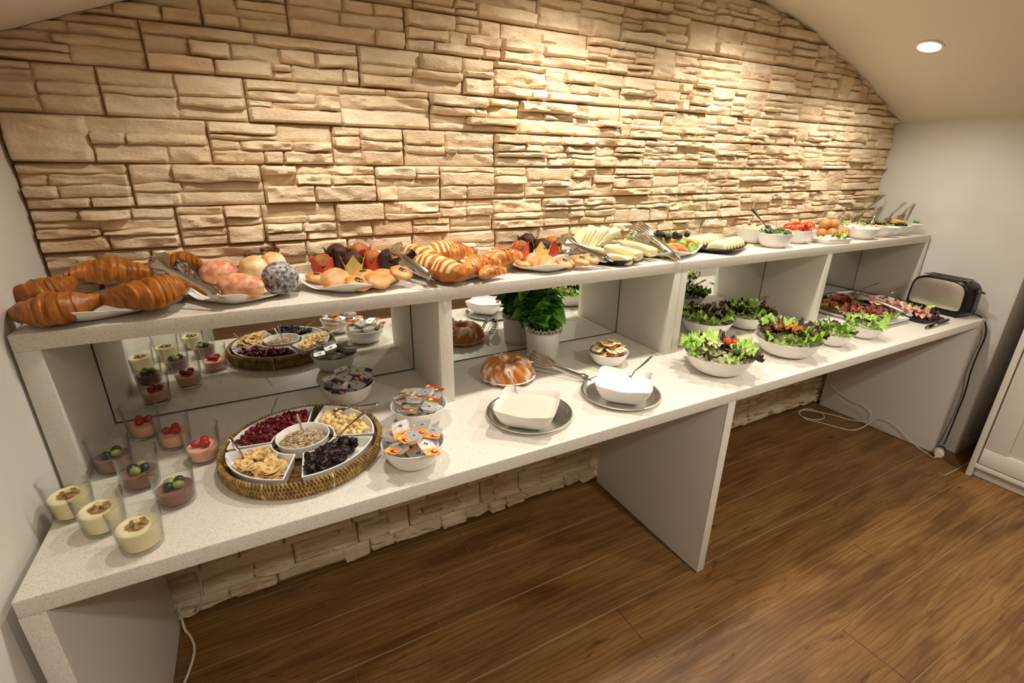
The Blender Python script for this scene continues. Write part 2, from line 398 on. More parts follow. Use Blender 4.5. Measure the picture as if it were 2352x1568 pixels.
# downlights
LAMP = mat('lamp_face', (1, .93, .8, 1), emit=14)
TRIM = mat('lamp_trim', '#e8e2d6', rough=.4)
for i, (x, y, w) in enumerate(DOWN):
    sl = (vault(x + .01) - vault(x - .01)) / .02
    lab = 'round recessed downlight glowing in the curved ceiling at the right' if i == 0 else 'recessed downlight in the vaulted ceiling %s, outside the photo' % ['', 'over the middle of the shelf', 'over the left half of the shelf', 'over the left end of the shelf', 'behind the camera at the left', 'behind the camera in the middle', 'behind the camera at the right', 'near the far wall at the left', 'near the far wall at the right'][i]
    e = empty('ceiling_downlight', (x, y, vault(x) - .001), label=lab, cat='ceiling light', rot=(0, -math.atan(sl), 0), group='recessed ceiling downlights')
    MB().add(dish([(.047, 0), (.047, -.004), (.040, -.006), (.037, -.002), (.037, 0)], n=40, ring=True)).build('trim_ring', TRIM, e)
    MB().add(dish([(.037, -.0015), (.037, -.003)], n=40)).build('lamp_face', LAMP, e)

# ------------------------------------------------------------------ the two buffet counters
def counter(x0, x1, label, panels):
    e = empty('buffet_counter', (x0, -DC, 0), label=label, cat='counter', group='buffet counters')
    def bx(nm, m, a, b, c, d, f, g, bv): return MB().add(box(a - x0, b - x0, c + DC, d + DC, f, g)).build(nm, m, e, bevel=bv, seg=3)
    bx('worktop', QUARTZ, x0, x1, -DC, -.032, .713, .75, .003)
    for a, b in panels:
        p = bx('side_panel', BOARD, a, b, -DC + .004, -.05, .003, .713, .001)
        q = MB().add(box(a - x0, b - x0, 0, .004, .003, .713)).build('edge_strip', QUARTZ, p, bevel=.0008)
    return e
cl = counter(0, 1.752, 'left buffet counter with speckled white worktop, glasses and dried fruit tray on it', [(0, .036), (1.716, 1.7515)])
cr = counter(1.7535, 3.53, 'right buffet counter with speckled white worktop, salad bowls and toaster on it', [(3.485, 3.518)])
MB().add(box(1.716, 1.728, .002, .02, 0, .006)).build('foot', BLACKP, cl, bevel=.001)
# shelf units
def shelf(x0, x1, label, posts, mirrors):
    e = empty('buffet_shelf', (x0, -DS, H1), label=label, cat='shelf', group='upper buffet shelves')
    def bx(nm, m, a, b, c, d, f, g, bv): return MB().add(box(a - x0, b - x0, c + DS, d + DS, f - H1, g - H1)).build(nm, m, e, bevel=bv, seg=2)
    bx('shelf_board', QUARTZ, x0, x1, -DS, -.032, 1.069, H2, .0015)
    for a, b in posts: bx('divider', BOARD, a, b, -DS + .001, -.032, H1 + .0005, 1.069, .0008)
    for a, b in mirrors:
        m = bx('mirror_panel', MIRROR, a + .003, b - .003, YM, YM + .003, H1 + .004, 1.067, 0)
        q = MB()
        for bb in ((a, b, H1 + .0008, H1 + .004), (a + .0, a + .003, H1 + .004, 1.068), (b - .003, b, H1 + .004, 1.068)):
            q.add(box(bb[0] - x0, bb[1] - x0, YM + DS - .0006, YM + DS + .004, bb[2] - H1, bb[3] - H1))
        q.build('mirror_edge', DARKT, m, smooth=False)
    return e
shelf(-.013, 1.7955, 'left upper shelf with croissants, pastries and muffins on it', [(-.013, .028), (.868, .907), (1.762, 1.7955)], [(.028, .868), (.907, 1.762)])
shelf(1.797, 3.58, 'right upper shelf with fruit, eggs and vegetable bowls on it', [(1.797, 1.828), (2.69, 2.724), (3.546, 3.58)], [(1.828, 2.69), (2.724, 3.546)])
# wardrobe at the right edge
CABM = mat('cabinet_paint', '#d9d1c2', rough=.4, spec=.4)
cab = empty('storage_cabinet', (3.41, -.83, 0), label='tall white cabinet with framed door at the right edge', cat='cabinet')
def cb(nm, a, b, c, d, f, g, bv=.0015, par=None, m=CABM): return MB().add(box(a, b, c, d, f, g)).build(nm, m, par or cab, bevel=bv)
cb('side_board', 0, .52, -.022, 0, 0, 1.6); cb('side_board', 0, .52, -1.2, -1.178, 0, 1.6)
cb('carcass', .03, .52, -1.178, -.022, .05, 1.58); cb('plinth', .03, .045, -1.178, -.022, 0, .05); cb('top_board', 0, .52, -1.178, -.022, 1.58, 1.6)
cb('bottom_rail', .004, .03, -1.178, -.022, .052, .075)
for y0, y1 in ((-.598, -.028), (-1.172, -.604)):
    dr = MB().add(box(.014, .028, y0, y1, .08, 1.572)).build('door', CABM, cab, bevel=.001)
    for q in ((y0, y1, .08, .165), (y0, y1, 1.49, 1.572), (y0, y0 + .085, .165, 1.49), (y1 - .085, y1, .165, 1.49)):
        cb('door_rail', .004, .014, *q, bv=.002, par=dr)
    MB().add(tube([(-.022, (y0 + y1) / 2 + (.22 if y0 > -.6 else -.0) - .47 * (1 if y0 > -.6 else 0) + (.25 if y0 < -.6 else 0), .8), (.004, (y0 + y1) / 2 + (.22 if y0 > -.6 else 0) - .47 * (1 if y0 > -.6 else 0) + (.25 if y0 < -.6 else 0), .8)], [.014, .007], 16)).build('door_knob', STEEL, dr)
#%%PART2

def whr(t):
    return ['right', 'back right', 'back', 'back left', 'left', 'front left', 'front', 'front right'][int(((t + radians(22)) % (2 * pi)) / (2 * pi) * 8 + .5) % 8]
# ================================================================== crockery
def bowl_mesh(R, h, n=56, a=1, b=1, ex=2, base=.5, name='bowl'):
    t = .0028 / R
    pr = [(0, .002), (base * .86, .002), (base * .9, 0), (base, 0), (base + .06, .004)]
    for i in range(1, 9):
        u = i / 8; pr.append((base + .06 + (1 - base - .06) * u ** .62, .004 + (h - .004) * u ** 1.25))
    pr += [(1 - t * .5, h + .0012), (1 - t * 1.1, h - .0002)]
    for i in range(7, -1, -1):
        u = i / 8; pr.append((base + .06 + (1 - base - .06) * u ** .62 - t * 1.15, .0075 + (h - .0075) * u ** 1.25))
    pr.append((0, .006))
    return MB().add(dish(pr, R * a, R * b, ex, n)).mesh(name, CERAM)
def bowl(loc, R, h, label, cat='bowl', group=None, base=.5, rz=0, a=1, b=1, ex=2, name='serving_bowl'):
    o = link(bowl_mesh(R, h, a=a, b=b, ex=ex, base=base, name=name), name, None, loc, (0, 0, rz))
    return tag(o, label, cat, group)
def sqplate_mesh(a, b, lift=.022, edge=.012, ex=4.5, m=CERAM, name='square_plate'):
    pr = [(0, .0015), (.55, .0015), (.58, 0), (.66, 0, 0), (.8, edge * .35, lift * .15), (.92, edge * .75, lift * .55), (1, edge, lift), (1.004, edge + .0018, lift), (.985, edge + .0022, lift), (.91, edge * .8 + .003, lift * .55), (.8, edge * .4 + .0035, lift * .16), (.62, .0045, 0), (0, .004)]
    return MB().add(dish(pr, a, b, ex, 72, ex_in=3)).mesh(name, m)

# ---- drinking glasses with pudding
def glass_mesh():
    pr = [(0, .0), (.030, .0), (.0325, .0015), (.0335, .006), (.0405, .0885), (.0412, .0905), (.0402, .092), (.0388, .0905), (.0320, .0125), (.030, .0095), (0, .0085)]
    return MB().add(dish(pr, n=48)).mesh('drinking_glass', GLASS)
GM = glass_mesh()
def pudding_mesh(h0, h1, m, name):
    r0, r1 = .0312 + (h0 - .0125) * .0875, .0312 + (h1 - .0125) * .0875
    pr = [(0, h0), (r0 - .001, h0), (r0, h0 + .001), (r1, h1), (r1 - .0012, h1 + .0012), (r1 * .7, h1 + .0006), (0, h1 + .001)]
    return MB().add(dish(pr, n=40)).mesh(name, m)
PM = {'v': pudding_mesh(.0092, .047, mat('vanilla_pudding', '#f3e6b6', rough=.35, sub=.2), 'vanilla_pudding'),
      'c': pudding_mesh(.0092, .037, mat('chocolate_pudding', '#8a6450', rough=.35, sub=.1), 'chocolate_pudding'),
      'p': pudding_mesh(.0092, .036, mat('pink_yoghurt', '#eeb497', rough=.35, sub=.2), 'pink_yoghurt')}
RASP = mat('raspberry', '#b52a1c', '#8e1a12', rough=.4, sub=.1, sc=200)
V, F = ico(3)
rv = [(x * .0085 * (1 + .0) * (1.12 - .0), y * .0085, z * .0105) for x, y, z in V]
def knob(x, y, z): return 1 + .10 * abs(sin(atan2(y, x) * 6)) * (1 - abs(z)) + .07 * abs(sin(z * 9))
RM = MB().add(blob(.0085, .0085, .0105, fn=knob, sub=3)).mesh('raspberry', RASP)
GGR = mat('green_grape', '#8f9a4a', '#76823a', rough=.25, sub=.2, sc=40)
BGR = mat('dark_grape', '#16131c', '#231d2c', rough=.22, sc=60)
GG = MB().add(blob(.011, .0095, .0085, .03)).mesh('green_grape', GGR)
BG = MB().add(blob(.0105, .010, .0095, .03)).mesh('dark_grape', BGR)
CARA = mat('caramel_topping', '#a9854a', '#7c5a2c', rough=.4, sc=90)
BANI = mat('banana_flesh', '#e6d29a', '#cdae6a', rough=.5, sc=80)
GLS = [((.034, -.441), 'v', 'farthest back against the left wall'), ((.099, -.519), 'v', 'in the middle of the vanilla row'), ((.171, -.607), 'v', 'nearest the front edge of the counter'),
       ((.075, -.291), 'c', 'farthest back beside the left post'), ((.140, -.389), 'c', 'in the middle of the chocolate row'), ((.215, -.489), 'c', 'nearest the front of its row'),
       ((.112, -.142), 'p', 'farthest back close to the mirror'), ((.187, -.231), 'p', 'in the middle of the pink row'), ((.256, -.334), 'p', 'beside the woven tray')]
KN = {'v': ('vanilla pudding', 'pale yellow vanilla pudding'), 'c': ('chocolate pudding', 'brown chocolate pudding'), 'p': ('pink yoghurt', 'pink yoghurt')}
rg = random.Random(5)
for (x, y), k, w in GLS:
    rz = rg.uniform(0, 6)
    g = tag(link(GM, 'drinking_glass', None, (x, y, H1 + .0002), (0, 0, rz)), 'clear glass tumbler of %s %s' % (KN[k][0], w), 'glass', 'dessert glasses')
    p = tag(link(PM[k], {'v': 'vanilla_pudding', 'c': 'chocolate_pudding', 'p': 'pink_yoghurt'}[k], None, (x, y, H1 + .0002)), '%s in the glass %s' % (KN[k][1], w), 'dessert', 'desserts in glasses')
    if k == 'p':
        for i in range(3):
            t = rz + i * 2.1; tag(link(RM, 'raspberry', None, (x + .0125 * cos(t), y + .0125 * sin(t), H1 + .0455), (rg.uniform(-.6, .6), 1.2, t)), 'red raspberry, %s, on the pink yoghurt %s' % (whr(t), w), 'raspberry', 'raspberries ' + w)
    elif k == 'c':
        for i in range(4):
            t = rz + i * 1.57; d = i % 2
            tag(link(BG if d else GG, 'dark_grape' if d else 'green_grape', None, (x + .0125 * cos(t), y + .0125 * sin(t), H1 + .0455), (0, .2, t + 1)), '%s grape, %s, on the chocolate pudding %s' % ('dark' if d else 'green', whr(t), w), 'grape', ('dark grapes ' if d else 'green grapes ') + w)
    else:
        b = MB()
        for i in range(5):
            t = i * 1.26 + rz; b.add(RB(.008, .0035, .003), 0, TM((.010 * cos(t), .010 * sin(t), .051), (.3 * sin(t), .3, t)))
        b.add(RB(.005, .005, .005), 1, TM((0, 0, .053), (0, 0, .4)))
        b.add(blob(.018, .018, .002, .3), 0, TM((0, 0, .0478)))
        tag(b.build('banana_topping', [CARA, BANI], None, (x, y, H1)), 'caramelised banana pieces on the vanilla pudding %s' % w, 'topping', 'banana toppings')

# ---- cutlery
def spoon_mesh(L=.15, bw=.014, bl=.022, hw=.0075):
    b = MB(); n = 12
    # bowl of the spoon: shallow cup, from x=0 (tip) to 2*bl
    pr = [(0, -.0055), (.5, -.0042), (.85, -.0012), (1, .001), (1, .002), (.85, -.0002), (.5, -.0032), (0, -.0045)]
    b.add(dish(pr, bl, bw, 2, 28), 0, TM((bl, 0, 0)))
    xs = [2 * bl - .003, 2 * bl + .01, 2 * bl + .02, L * .6, L * .8, L - .01, L - .002, L]
    zs = [.0015, .006, .010, .010, .012, .014, .014, .0138]; ws = [.0045, .0034, .0030, .0048, hw, hw * 1.15, hw * .9, hw * .3]
    b.add(tube([(x, 0, z) for x, z in zip(xs, zs)], ws, 10, flat=[.4, .7, .7, .45, .3, .28, .28, .3]))
    return b.mesh('spoon', STEEL)
def fork_mesh(L=.15):
    b = MB()
    for k in (-1.5, -.5, .5, 1.5): b.add(tube([(0, k * .0045, -.001), (.01, k * .0045, -.003), (.032, k * .0042, -.003), (.038, k * .003, -.001)], [.0008, .0014, .0015, .0016], 6, flat=.7))
    b.add(dish([(0, -.0035), (.8, -.003), (1, -.001), (1, 0), (.8, -.002), (0, -.0025)], .009, .0085, 2, 20), 0, TM((.040, 0, 0)))
    b.add(tube([(.045, 0, -.001), (.06, 0, .005), (.09, 0, .009), (L * .85, 0, .012), (L, 0, .012)], [.004, .0026, .0035, .0062, .005], 10, flat=[.5, .7, .45, .28, .3]))
    return b.mesh('fork', STEEL)
SPN, FRK = spoon_mesh(), fork_mesh()
def stick(me, p0, p1, label, cat='spoon', roll=0, L=.15, group='serving spoons', name=None):
    a, b = Vector(p0), Vector(p1); d = b - a; s = d.length / L
    X = d.normalized(); Y = Vector((0, 0, 1)).cross(X)
    if Y.length < .05: Y = Vector((0, 1, 0)).cross(X)
    Y.normalize(); Z = X.cross(Y); M = Matrix((X, Y, Z)).transposed() @ Euler((roll, 0, 0)).to_matrix()
    o = bpy.data.objects.new(name or cat, me); COL.objects.link(o); o.location = a; o.rotation_euler = M.to_euler(); o.scale = (s, max(.85, min(s, 1.3)), max(.85, min(s, 1.3)))
    return tag(o, label, cat, group)

# ---- woven tray with five dishes
tc = Vector((.474, -.416, H1))
tray = empty('woven_tray', tc, label='round woven seagrass tray holding five white dishes of dried fruit', cat='tray')
SG = mat('seagrass', '#b08d52', '#7d6032', rough=.75, sc=60, stretch=(1, 1, 1), bump=.4, bsc=400, island=.22)
SGD = mat('seagrass_dark', '#6b4f28', '#8c6c3a', rough=.8, sc=120, bump=.5, bsc=300)
MB().add(dish([(.0, .004), (.172, .004), (.176, .006), (.172, .0), (0, .0)], n=64)).build('tray_base', SGD, tray)
sw = MB(); NS = 150
for i in range(NS):
    t = 2 * pi * i / NS; dt = 2 * pi / NS * .75; R0 = .1835
    for sgn, o_ in ((1, 0), (-1, .0008)):
        sw.add(tube([((R0 - .003 + o_) * cos(t - dt * sgn), (R0 - .003 + o_) * sin(t - dt * sgn), .003), ((R0 + .001 + o_) * cos(t), (R0 + .001 + o_) * sin(t), .019), ((R0 - .001 + o_) * cos(t + dt * sgn), (R0 - .001 + o_) * sin(t + dt * sgn), .034)], [.0022, .0028, .0022], 5))
for i in range(110):
    t = 2 * pi * i / 110; r = .176
    sw.add(tube([((r + .004) * cos(t), (r + .004) * sin(t), .012), ((r) * cos(t + .02), (r) * sin(t + .02), .013)], .002, 4))
tag(sw.build('woven_side', SG, tray), kind='stuff')
MB().add(dish([(.176, .002), (.1795, .002), (.1795, .034), (.176, .034)], n=64, ring=True)).build('tray_wall', SGD, tray)
rim = MB()
for i in range(130):
    t = 2 * pi * i / 130; q = 2 * pi / 130 * 1.1; R0 = .181
    rim.add(tube([((R0 - .006) * cos(t), (R0 - .006) * sin(t), .034), (R0 * cos(t + q * .5), R0 * sin(t + q * .5), .0405), ((R0 + .005) * cos(t + q), (R0 + .005) * sin(t + q), .034)], [.0018, .0034, .0018], 5))
tag(rim.build('braided_rim', SG, tray), kind='stuff')
WT = mat('rattan_tie', '#e9dfc4', rough=.6)
for i in range(8):
    t = 2 * pi * (i + .1) / 8 + .15; MB().add(tube([(.181 * cos(t), .181 * sin(t), .001), (.188 * cos(t), .188 * sin(t), .018), (.187 * cos(t), .187 * sin(t), .034), (.181 * cos(t), .181 * sin(t), .042)], .0014, 6, flat=.5)).build('tie', WT, tray)
# floor weave of the tray, seen between the dishes
fwv = MB()
for k in range(9): fwv.add(dish([(.02 + k * .018, .005), (.026 + k * .018, .008), (.034 + k * .018, .0085), (.037 + k * .018, .005)], n=48, ring=True))
tag(fwv.build('coil_floor', SGD, tray), kind='stuff')
OAT = mat('sunflower_seed', '#cdb596', '#8f7654', rough=.6, sc=90, island=.25)
CRAN = mat('dried_cranberry', '#4a0c10', '#741616', rough=.35, sc=160, sub=.05, island=.3)
BCH = mat('banana_chip', '#e3c284', '#cfa45e', rough=.55, sc=70, bump=.2, bsc=300)
BCD = mat('banana_chip_core', '#8f6b3a', '#c9a468', rough=.6, sc=200)
GIN = mat('candied_ginger', '#e2bf78', '#f0d9a0', rough=.45, sc=60, sub=.2, bump=.3, bsc=500)
PRU = mat('prune', '#140d09', '#26190f', rough=.3, spec=.35, sc=120, bump=.5, bsc=160)
# centre dish
DZ = H1 + .0095
def cdish(): 
    pr = [(0, .001), (.82, .001), (.86, 0), (.9, .002), (.98, .028), (1, .031), (.985, .033), (.955, .0325), (.93, .030), (.86, .008), (0, .006)]
    return MB().add(dish(pr, .062, .062, 2, 56)).mesh('round_dish', CERAM)
tag(link(cdish(), 'round_dish', None, (tc.x, tc.y, DZ + .010)), 'round white dish of sunflower seeds in the centre of the woven tray', 'dish')
def sector_mesh(a0, a1, ri, ro, h=.029, t=.004):
    """dish shaped like a ring sector with concave inner edge"""
    def loop(ins, z, n=14):
        pts = []; A0, A1 = a0 + ins / ro * 1.0, a1 - ins / ro * 1.0; g0, g1 = a0 + ins / ri * .9, a1 - ins / ri * .9
        for i in range(n + 1): q = A0 + (A1 - A0) * i / n; pts.append(((ro - ins) * cos(q), (ro - ins) * sin(q), z))
        for i in range(n + 1): q = g1 + (g0 - g1) * i / n; pts.append(((ri + ins) * cos(q), (ri + ins) * sin(q), z))
        return pts
    Ls = [loop(.010, 0), loop(.006, .002), loop(.001, h - .002), loop(0, h), loop(.0008, h + .0012), loop(.0035, h + .0008), loop(.0048, h - .003), loop(.0095, .007), loop(.014, .005)]
    v = [p for l in Ls for p in l]; k = len(Ls[0]); f = []
    for a in range(len(Ls) - 1):
        for j in range(k): q = (j + 1) % k; f.append((a * k + j, a * k + q, (a + 1) * k + q, (a + 1) * k + j))
    h_ = k // 2
    for a, fl in ((0, 1), (len(Ls) - 1, 0)):
        for j in range(h_ - 1):
            q = (a * k + j, a * k + j + 1, a * k + k - 2 - j, a * k + k - 1 - j); f.append(q[::-1] if fl else q)
    return MB().add((v, f)).mesh('sector_dish', CERAM)
# sector angles (world): gaps toward front, left, back, right
SEC = [(radians(-170), radians(-103), 'banana chips', 'nearest the front left'), (radians(-93), radians(-13), 'prunes', 'nearest the front right'),
       (radians(-5), radians(76), 'candied ginger cubes', 'at the back right'), (radians(86), radians(182), 'dried cranberries', 'at the back left')]
SEC = [(radians(-184), radians(-109), 'banana chips', 'at the front left'), (radians(-97), radians(-24), 'prunes', 'at the front right'),
       (radians(-19), radians(66), 'candied ginger cubes', 'at the back right'), (radians(75), radians(171), 'dried cranberries', 'at the back left')]
RI, RO = .070, .168
for a0, a1, w, p in SEC:
    tag(link(sector_mesh(a0, a1, RI, RO), 'sector_dish', None, (tc.x, tc.y, DZ + .004)), 'white curved dish of %s %s of the woven tray' % (w, p), 'dish', 'curved dishes on the woven tray')
rd = random.Random(21)
def insec(k, m=.016):
    a0, a1 = SEC[k][:2]
    while True:
        r = rd.uniform(RI + m, RO - m); t = rd.uniform(a0 + m / r, a1 - m / r)
        return tc.x + r * cos(t), tc.y + r * sin(t), r, t
sd = MB()
for i in range(620):
    r = .054 * sqrt(rd.random()); t = rd.uniform(0, 6.28); z = .019 + .010 * (1 - (r / .054) ** 2) + rd.uniform(0, .003)
    sd.add(blob(.0058, .0019, .0014, sub=1), 0, TM((r * cos(t), r * sin(t), z), (rd.uniform(-.3, .3), rd.uniform(-.3, .3), rd.uniform(0, 6.3))))
sd.add(blob(.052, .052, .010, .05, sub=3, flat=-.3), 0, TM((0, 0, .013)))
tag(sd.build('sunflower_seeds', OAT, None, (tc.x, tc.y, DZ + .006)), 'shelled sunflower seeds filling the round centre dish', 'seeds', kind='stuff')
cb_ = MB()
for i in range(230):
    x, y, r, t = insec(3, .013); z = DZ + .016 + (i / 230) * .026 * (1 - abs((r - .119) / .055) ** 2)
    cb_.add(blob(.009, .007, .006, .55, 2.6, i, 2), 0, TM((x, y, z), (rd.uniform(-1, 1), rd.uniform(-1, 1), rd.uniform(0, 6))))
tag(cb_.build('dried_cranberries', CRAN), 'heap of dark red dried cranberries in the back left dish of the tray', 'dried fruit', kind='stuff')
CH = []
for q in range(3):
    b = MB(); r = .0155 - q * .001; bend = .16 * (q - 1)
    b.add(([(x, y, z + bend * x * x / r) for x, y, z in dish([(0, -.0012), (r * .9, -.0014), (r, 0), (r * .9, .0014), (r * .34, .0005)], n=20)[0]], dish([(0, -.0012), (r * .9, -.0014), (r, 0), (r * .9, .0014), (r * .34, .0005)], n=20)[1][:]), 0)
    b.add(dish([(r * .34, .0008), (r * .2, .0002), (0, .0004)], n=12), 1); CH.append(b.mesh('banana_chip', [BCH, BCD]))
for i in range(64):
    x, y, r, t = insec(0, .019); lv = i / 64
    tag(link(CH[i % 3], 'banana_chip', None, (x, y, DZ + .015 + lv * .023), (rd.uniform(-.55, .55), rd.uniform(-.55, .55), rd.uniform(0, 6)), rd.uniform(.85, 1.1)), 'pale dried banana chip in the front left dish of the tray', 'banana chip', 'banana chips in the tray')
PR = [MB().add(blob(.016, .012, .009, .5, 2.2, q, 3)).mesh('prune', PRU) for q in range(3)]
for i in range(52):
    x, y, r, t = insec(1, .018); lv = i / 52
    tag(link(PR[i % 3], 'prune', None, (x, y, DZ + .016 + lv * .026), (rd.uniform(-.6, .6), rd.uniform(-.5, .5), rd.uniform(0, 6)), rd.uniform(.85, 1.1)), 'glossy black prune in the front right dish of the tray', 'prune', 'prunes in the tray')
GC = [MB().add(RB(.0062, .0058, .0055, .3)).mesh('ginger_cube', GIN) for q in range(1)]
for i in range(130):
    x, y, r, t = insec(2, .014); lv = i / 130
    tag(link(GC[0], 'ginger_cube', None, (x, y, DZ + .013 + lv * .022), (rd.uniform(-.7, .7), rd.uniform(-.7, .7), rd.uniform(0, 6)), rd.uniform(.8, 1.15)), 'sugary yellow candied ginger cube in the back right dish of the tray', 'candied fruit', 'ginger cubes in the tray')
z9 = H1 + .035
stick(SPN, (0.3534, -0.4599, 0.7720), (0.3139, -0.4252, 0.8350), 'steel spoon standing in the banana chips', roll=.3)
stick(SPN, (0.4013, -0.2609, 0.7720), (0.4425, -0.2544, 0.8350), 'steel spoon standing in the cranberries')
stick(SPN, (0.4824, -0.3884, 0.7720), (0.4796, -0.4135, 0.8550), 'steel spoon standing in the sunflower seeds', roll=1.2)
stick(SPN, (0.5598, -0.3090, 0.7950), (0.6725, -0.3809, 0.8120), 'steel spoon with dark handle end lying over the candied ginger')
stick(FRK, (0.5197, -0.4785, 0.7950), (0.6219, -0.4592, 0.8400), 'steel fork stuck in the prunes', 'fork', group='serving forks')

# ---- portion packs of jam
FOIL = mat('foil_lid', (.86, .85, .82, 1), rough=.34, metal=.75, sc=60, bump=.25, bsc=90)
TUB = mat('portion_tub', '#e9e4da', rough=.3)
pc = {k: mat('print_' + k, c, d, rough=.35, sc=90, detail=2) for k, c, d in (('orange', '#f08a2c', '#f7b45c'), ('red', '#c2281a', '#8e1a12'), ('cream', '#f2dfa0', None), ('black', '#14181c', None), ('white', '#ece8df', None), ('green', '#3f9a48', None), ('purple', '#5a4a6a', '#3e3350'), ('navy', '#1d1d2c', '#2c2a48'))}
def disc(cx, cy, rx, ry, z, n=12): return ([(cx + rx * cos(2 * pi * i / n), cy + ry * sin(2 * pi * i / n), z) for i in range(n)], [tuple(range(n))])
def quad(x0, x1, y0, y1, z): return ([(x0, y0, z), (x1, y0, z), (x1, y1, z), (x0, y1, z)], [(0, 1, 2, 3)])
def pack(kind):
    e = bpy.data.objects.new('jam_portion', None); COL.objects.link(e); e.empty_display_size = .01
    pr = [(0, 0), (.8, 0), (.86, .002), (.97, .0105), (1.02, .0112), (1.02, .0122), (0, .0122)]
    MB().add(dish(pr, .0175, .0175, 7, 32)).build('tub', TUB, e)
    lid = MB().add(dish([(0, .0124), (1, .0124), (1.0, .0128), (0, .0128)], .0195, .0195, 7, 32), 0)
    lid.add(box(-.0185, .0185, -.034, -.0185, .0124, .0128), 0)
    lid.build('foil_lid', FOIL, e, sharp=.6)
    b = MB(); z = .01295
    names = ['white', 'black', 'orange', 'red', 'cream', 'green', 'purple', 'navy']; I = {n: i for i, n in enumerate(names)}
    y0, y1 = -.0338, -.013
    if kind == 'orange': b.add(quad(-.0183, .0183, y0, y1, z), I['orange']); b.add(disc(.006, -.024, .009, .0065, z + .0001), I['red']); b.add(disc(.009, -.022, .005, .002, z + .0002), I['cream']); b.add(disc(-.008, -.028, .004, .003, z + .0001), I['cream'])
    if kind == 'green': b.add(quad(-.0183, .0183, y0, -.019, z), I['red']); b.add(quad(-.0183, .0183, -.019, y1, z), I['green']); b.add(disc(.007, -.026, .007, .005, z + .0001), I['orange']); b.add(disc(.007, -.026, .0035, .002, z + .0002), I['cream'])
    if kind == 'purple': b.add(quad(-.0183, .0183, -.021, y1, z), I['purple']); b.add(quad(-.0183, .0183, y0, -.021, z), I['navy']); b.add(disc(.010, -.028, .008, .005, z + .0001), I['red']); b.add(disc(.006, -.026, .004, .002, z + .0002), I['orange']); b.add(disc(.013, -.030, .004, .002, z + .0002), I['cream'])
    for r, c, dz in ((.0078, 'white', 0), (.0062, 'black', .00012)):
        b.add(([(r, .004, z + dz), (0, .004 + r * .85, z + dz), (-r, .004, z + dz), (0, .004 - r * .85, z + dz)], [(0, 1, 2, 3)]), I[c])
    b.add(([(-.0032, .0022, z + .0003), (-.0022, .0014, z + .0003), (.0032, .0058, z + .0003), (.0022, .0066, z + .0003)], [(0, 1, 2, 3)]), I['white'])
    b.build('lid_print', [pc[n] for n in names], e, smooth=False)
    return e
PK = {k: pack(k) for k in ('orange', 'green', 'purple')}; used = set()
LAY = ['bottom layer', 'second layer', 'third layer', 'top layer']
def place_pack(kind, loc, rot, label, s=1.0, group=None):
    o = PK[kind] if kind not in used else copy_tree(PK[kind]); used.add(kind)
    o.location = loc; o.rotation_euler = rot; o.scale = (s, s, s); tag(o, label, 'jam portion', group); return o
JB = [((.625, -.170), .076, 'purple', 'white bowl of purple labelled jam portions in front of the mirror', 3),
      ((.774, -.395), .077, 'green', 'white bowl of green banded jam portions beside the shelf divider', 4),
      ((.704, -.571), .075, 'orange', 'white bowl of orange labelled jam portions nearest the counter edge', 5)]
for (x, y), R, k, lab, sdn in JB:
    bowl((x, y, H1), R, .058, lab, group='jam bowls', base=.52)
    q = random.Random(sdn); wn = {'purple': 'bowl before the mirror', 'green': 'bowl beside the divider', 'orange': 'front bowl'}[k]
    lay = [(0, .014, 3, .026), (0, .034, 5, .040), (0, .056, 5, .050), (0, .074, 3, .030)]
    for li, (_, z, n, rr) in enumerate(lay):
        for i in range(n):
            t = 2 * pi * i / n + li * .7 + q.uniform(-.25, .25)
            ti = .20 + .04 * li
            place_pack(k, (x + rr * cos(t), y + rr * sin(t), H1 + z + q.uniform(0, .004)), (q.uniform(-ti, ti), q.uniform(-ti, ti), q.uniform(0, 6.28) if li < 2 else radians(-28) + q.choice([0, 0, .5, -.5, 1.4, 2.9]) + q.uniform(-.3, .3)), '%s labelled jam portion in the %s' % ({'green': 'green'}.get(k, k), wn) + ', %s, %s' % (LAY[li], whr(t)), 1.05, 'jam portions in the ' + wn)
# ---- honey portions
HON = mat('honey_tub', '#c9862a', '#a8641a', rough=.15, sub=.3, sc=30, trans=.3); HLID = mat('honey_lid', '#f2e6b2', rough=.4); HRED = mat('honey_print', '#cf4a20', rough=.4)
he = bpy.data.objects.new('honey_portion', None); COL.objects.link(he)
MB().add(dish([(0, 0), (.8, 0), (.86, .002), (.98, .015), (0, .015)], .0125, .0125, 4, 28)).build('tub', HON, he)
MB().add(dish([(0, .0152), (1, .0152), (1, .0158), (0, .0158)], .0165, .0165, 5, 28)).build('lid', HLID, he)
tcv = bpy.data.curves.new('honey_word', 'FONT'); tcv.body = 'MED'; tcv.size = .0115; tcv.align_x = 'CENTER'; tcv.align_y = 'CENTER'; tcv.extrude = .0001
to = bpy.data.objects.new('t', tcv); COL.objects.link(to); bpy.context.view_layer.update(); tme = bpy.data.meshes.new_from_object(to.evaluated_get(bpy.context.evaluated_depsgraph_get())); bpy.data.objects.remove(to)
tb = MB().add(([tuple(v.co) for v in tme.vertices], [tuple(p.vertices) for p in tme.polygons]), 0, TM((0, -.002, .0160))).add(disc(0, .007, .0045, .003, .0161), 0)
tb.build('lid_print', HRED, he, smooth=False)
hb = (1.515, -.290)
bowl((*hb, H1), .072, .05, 'white bowl of yellow lidded honey portions beside the right divider', group='jam bowls', base=.5)
q = random.Random(8); first = True
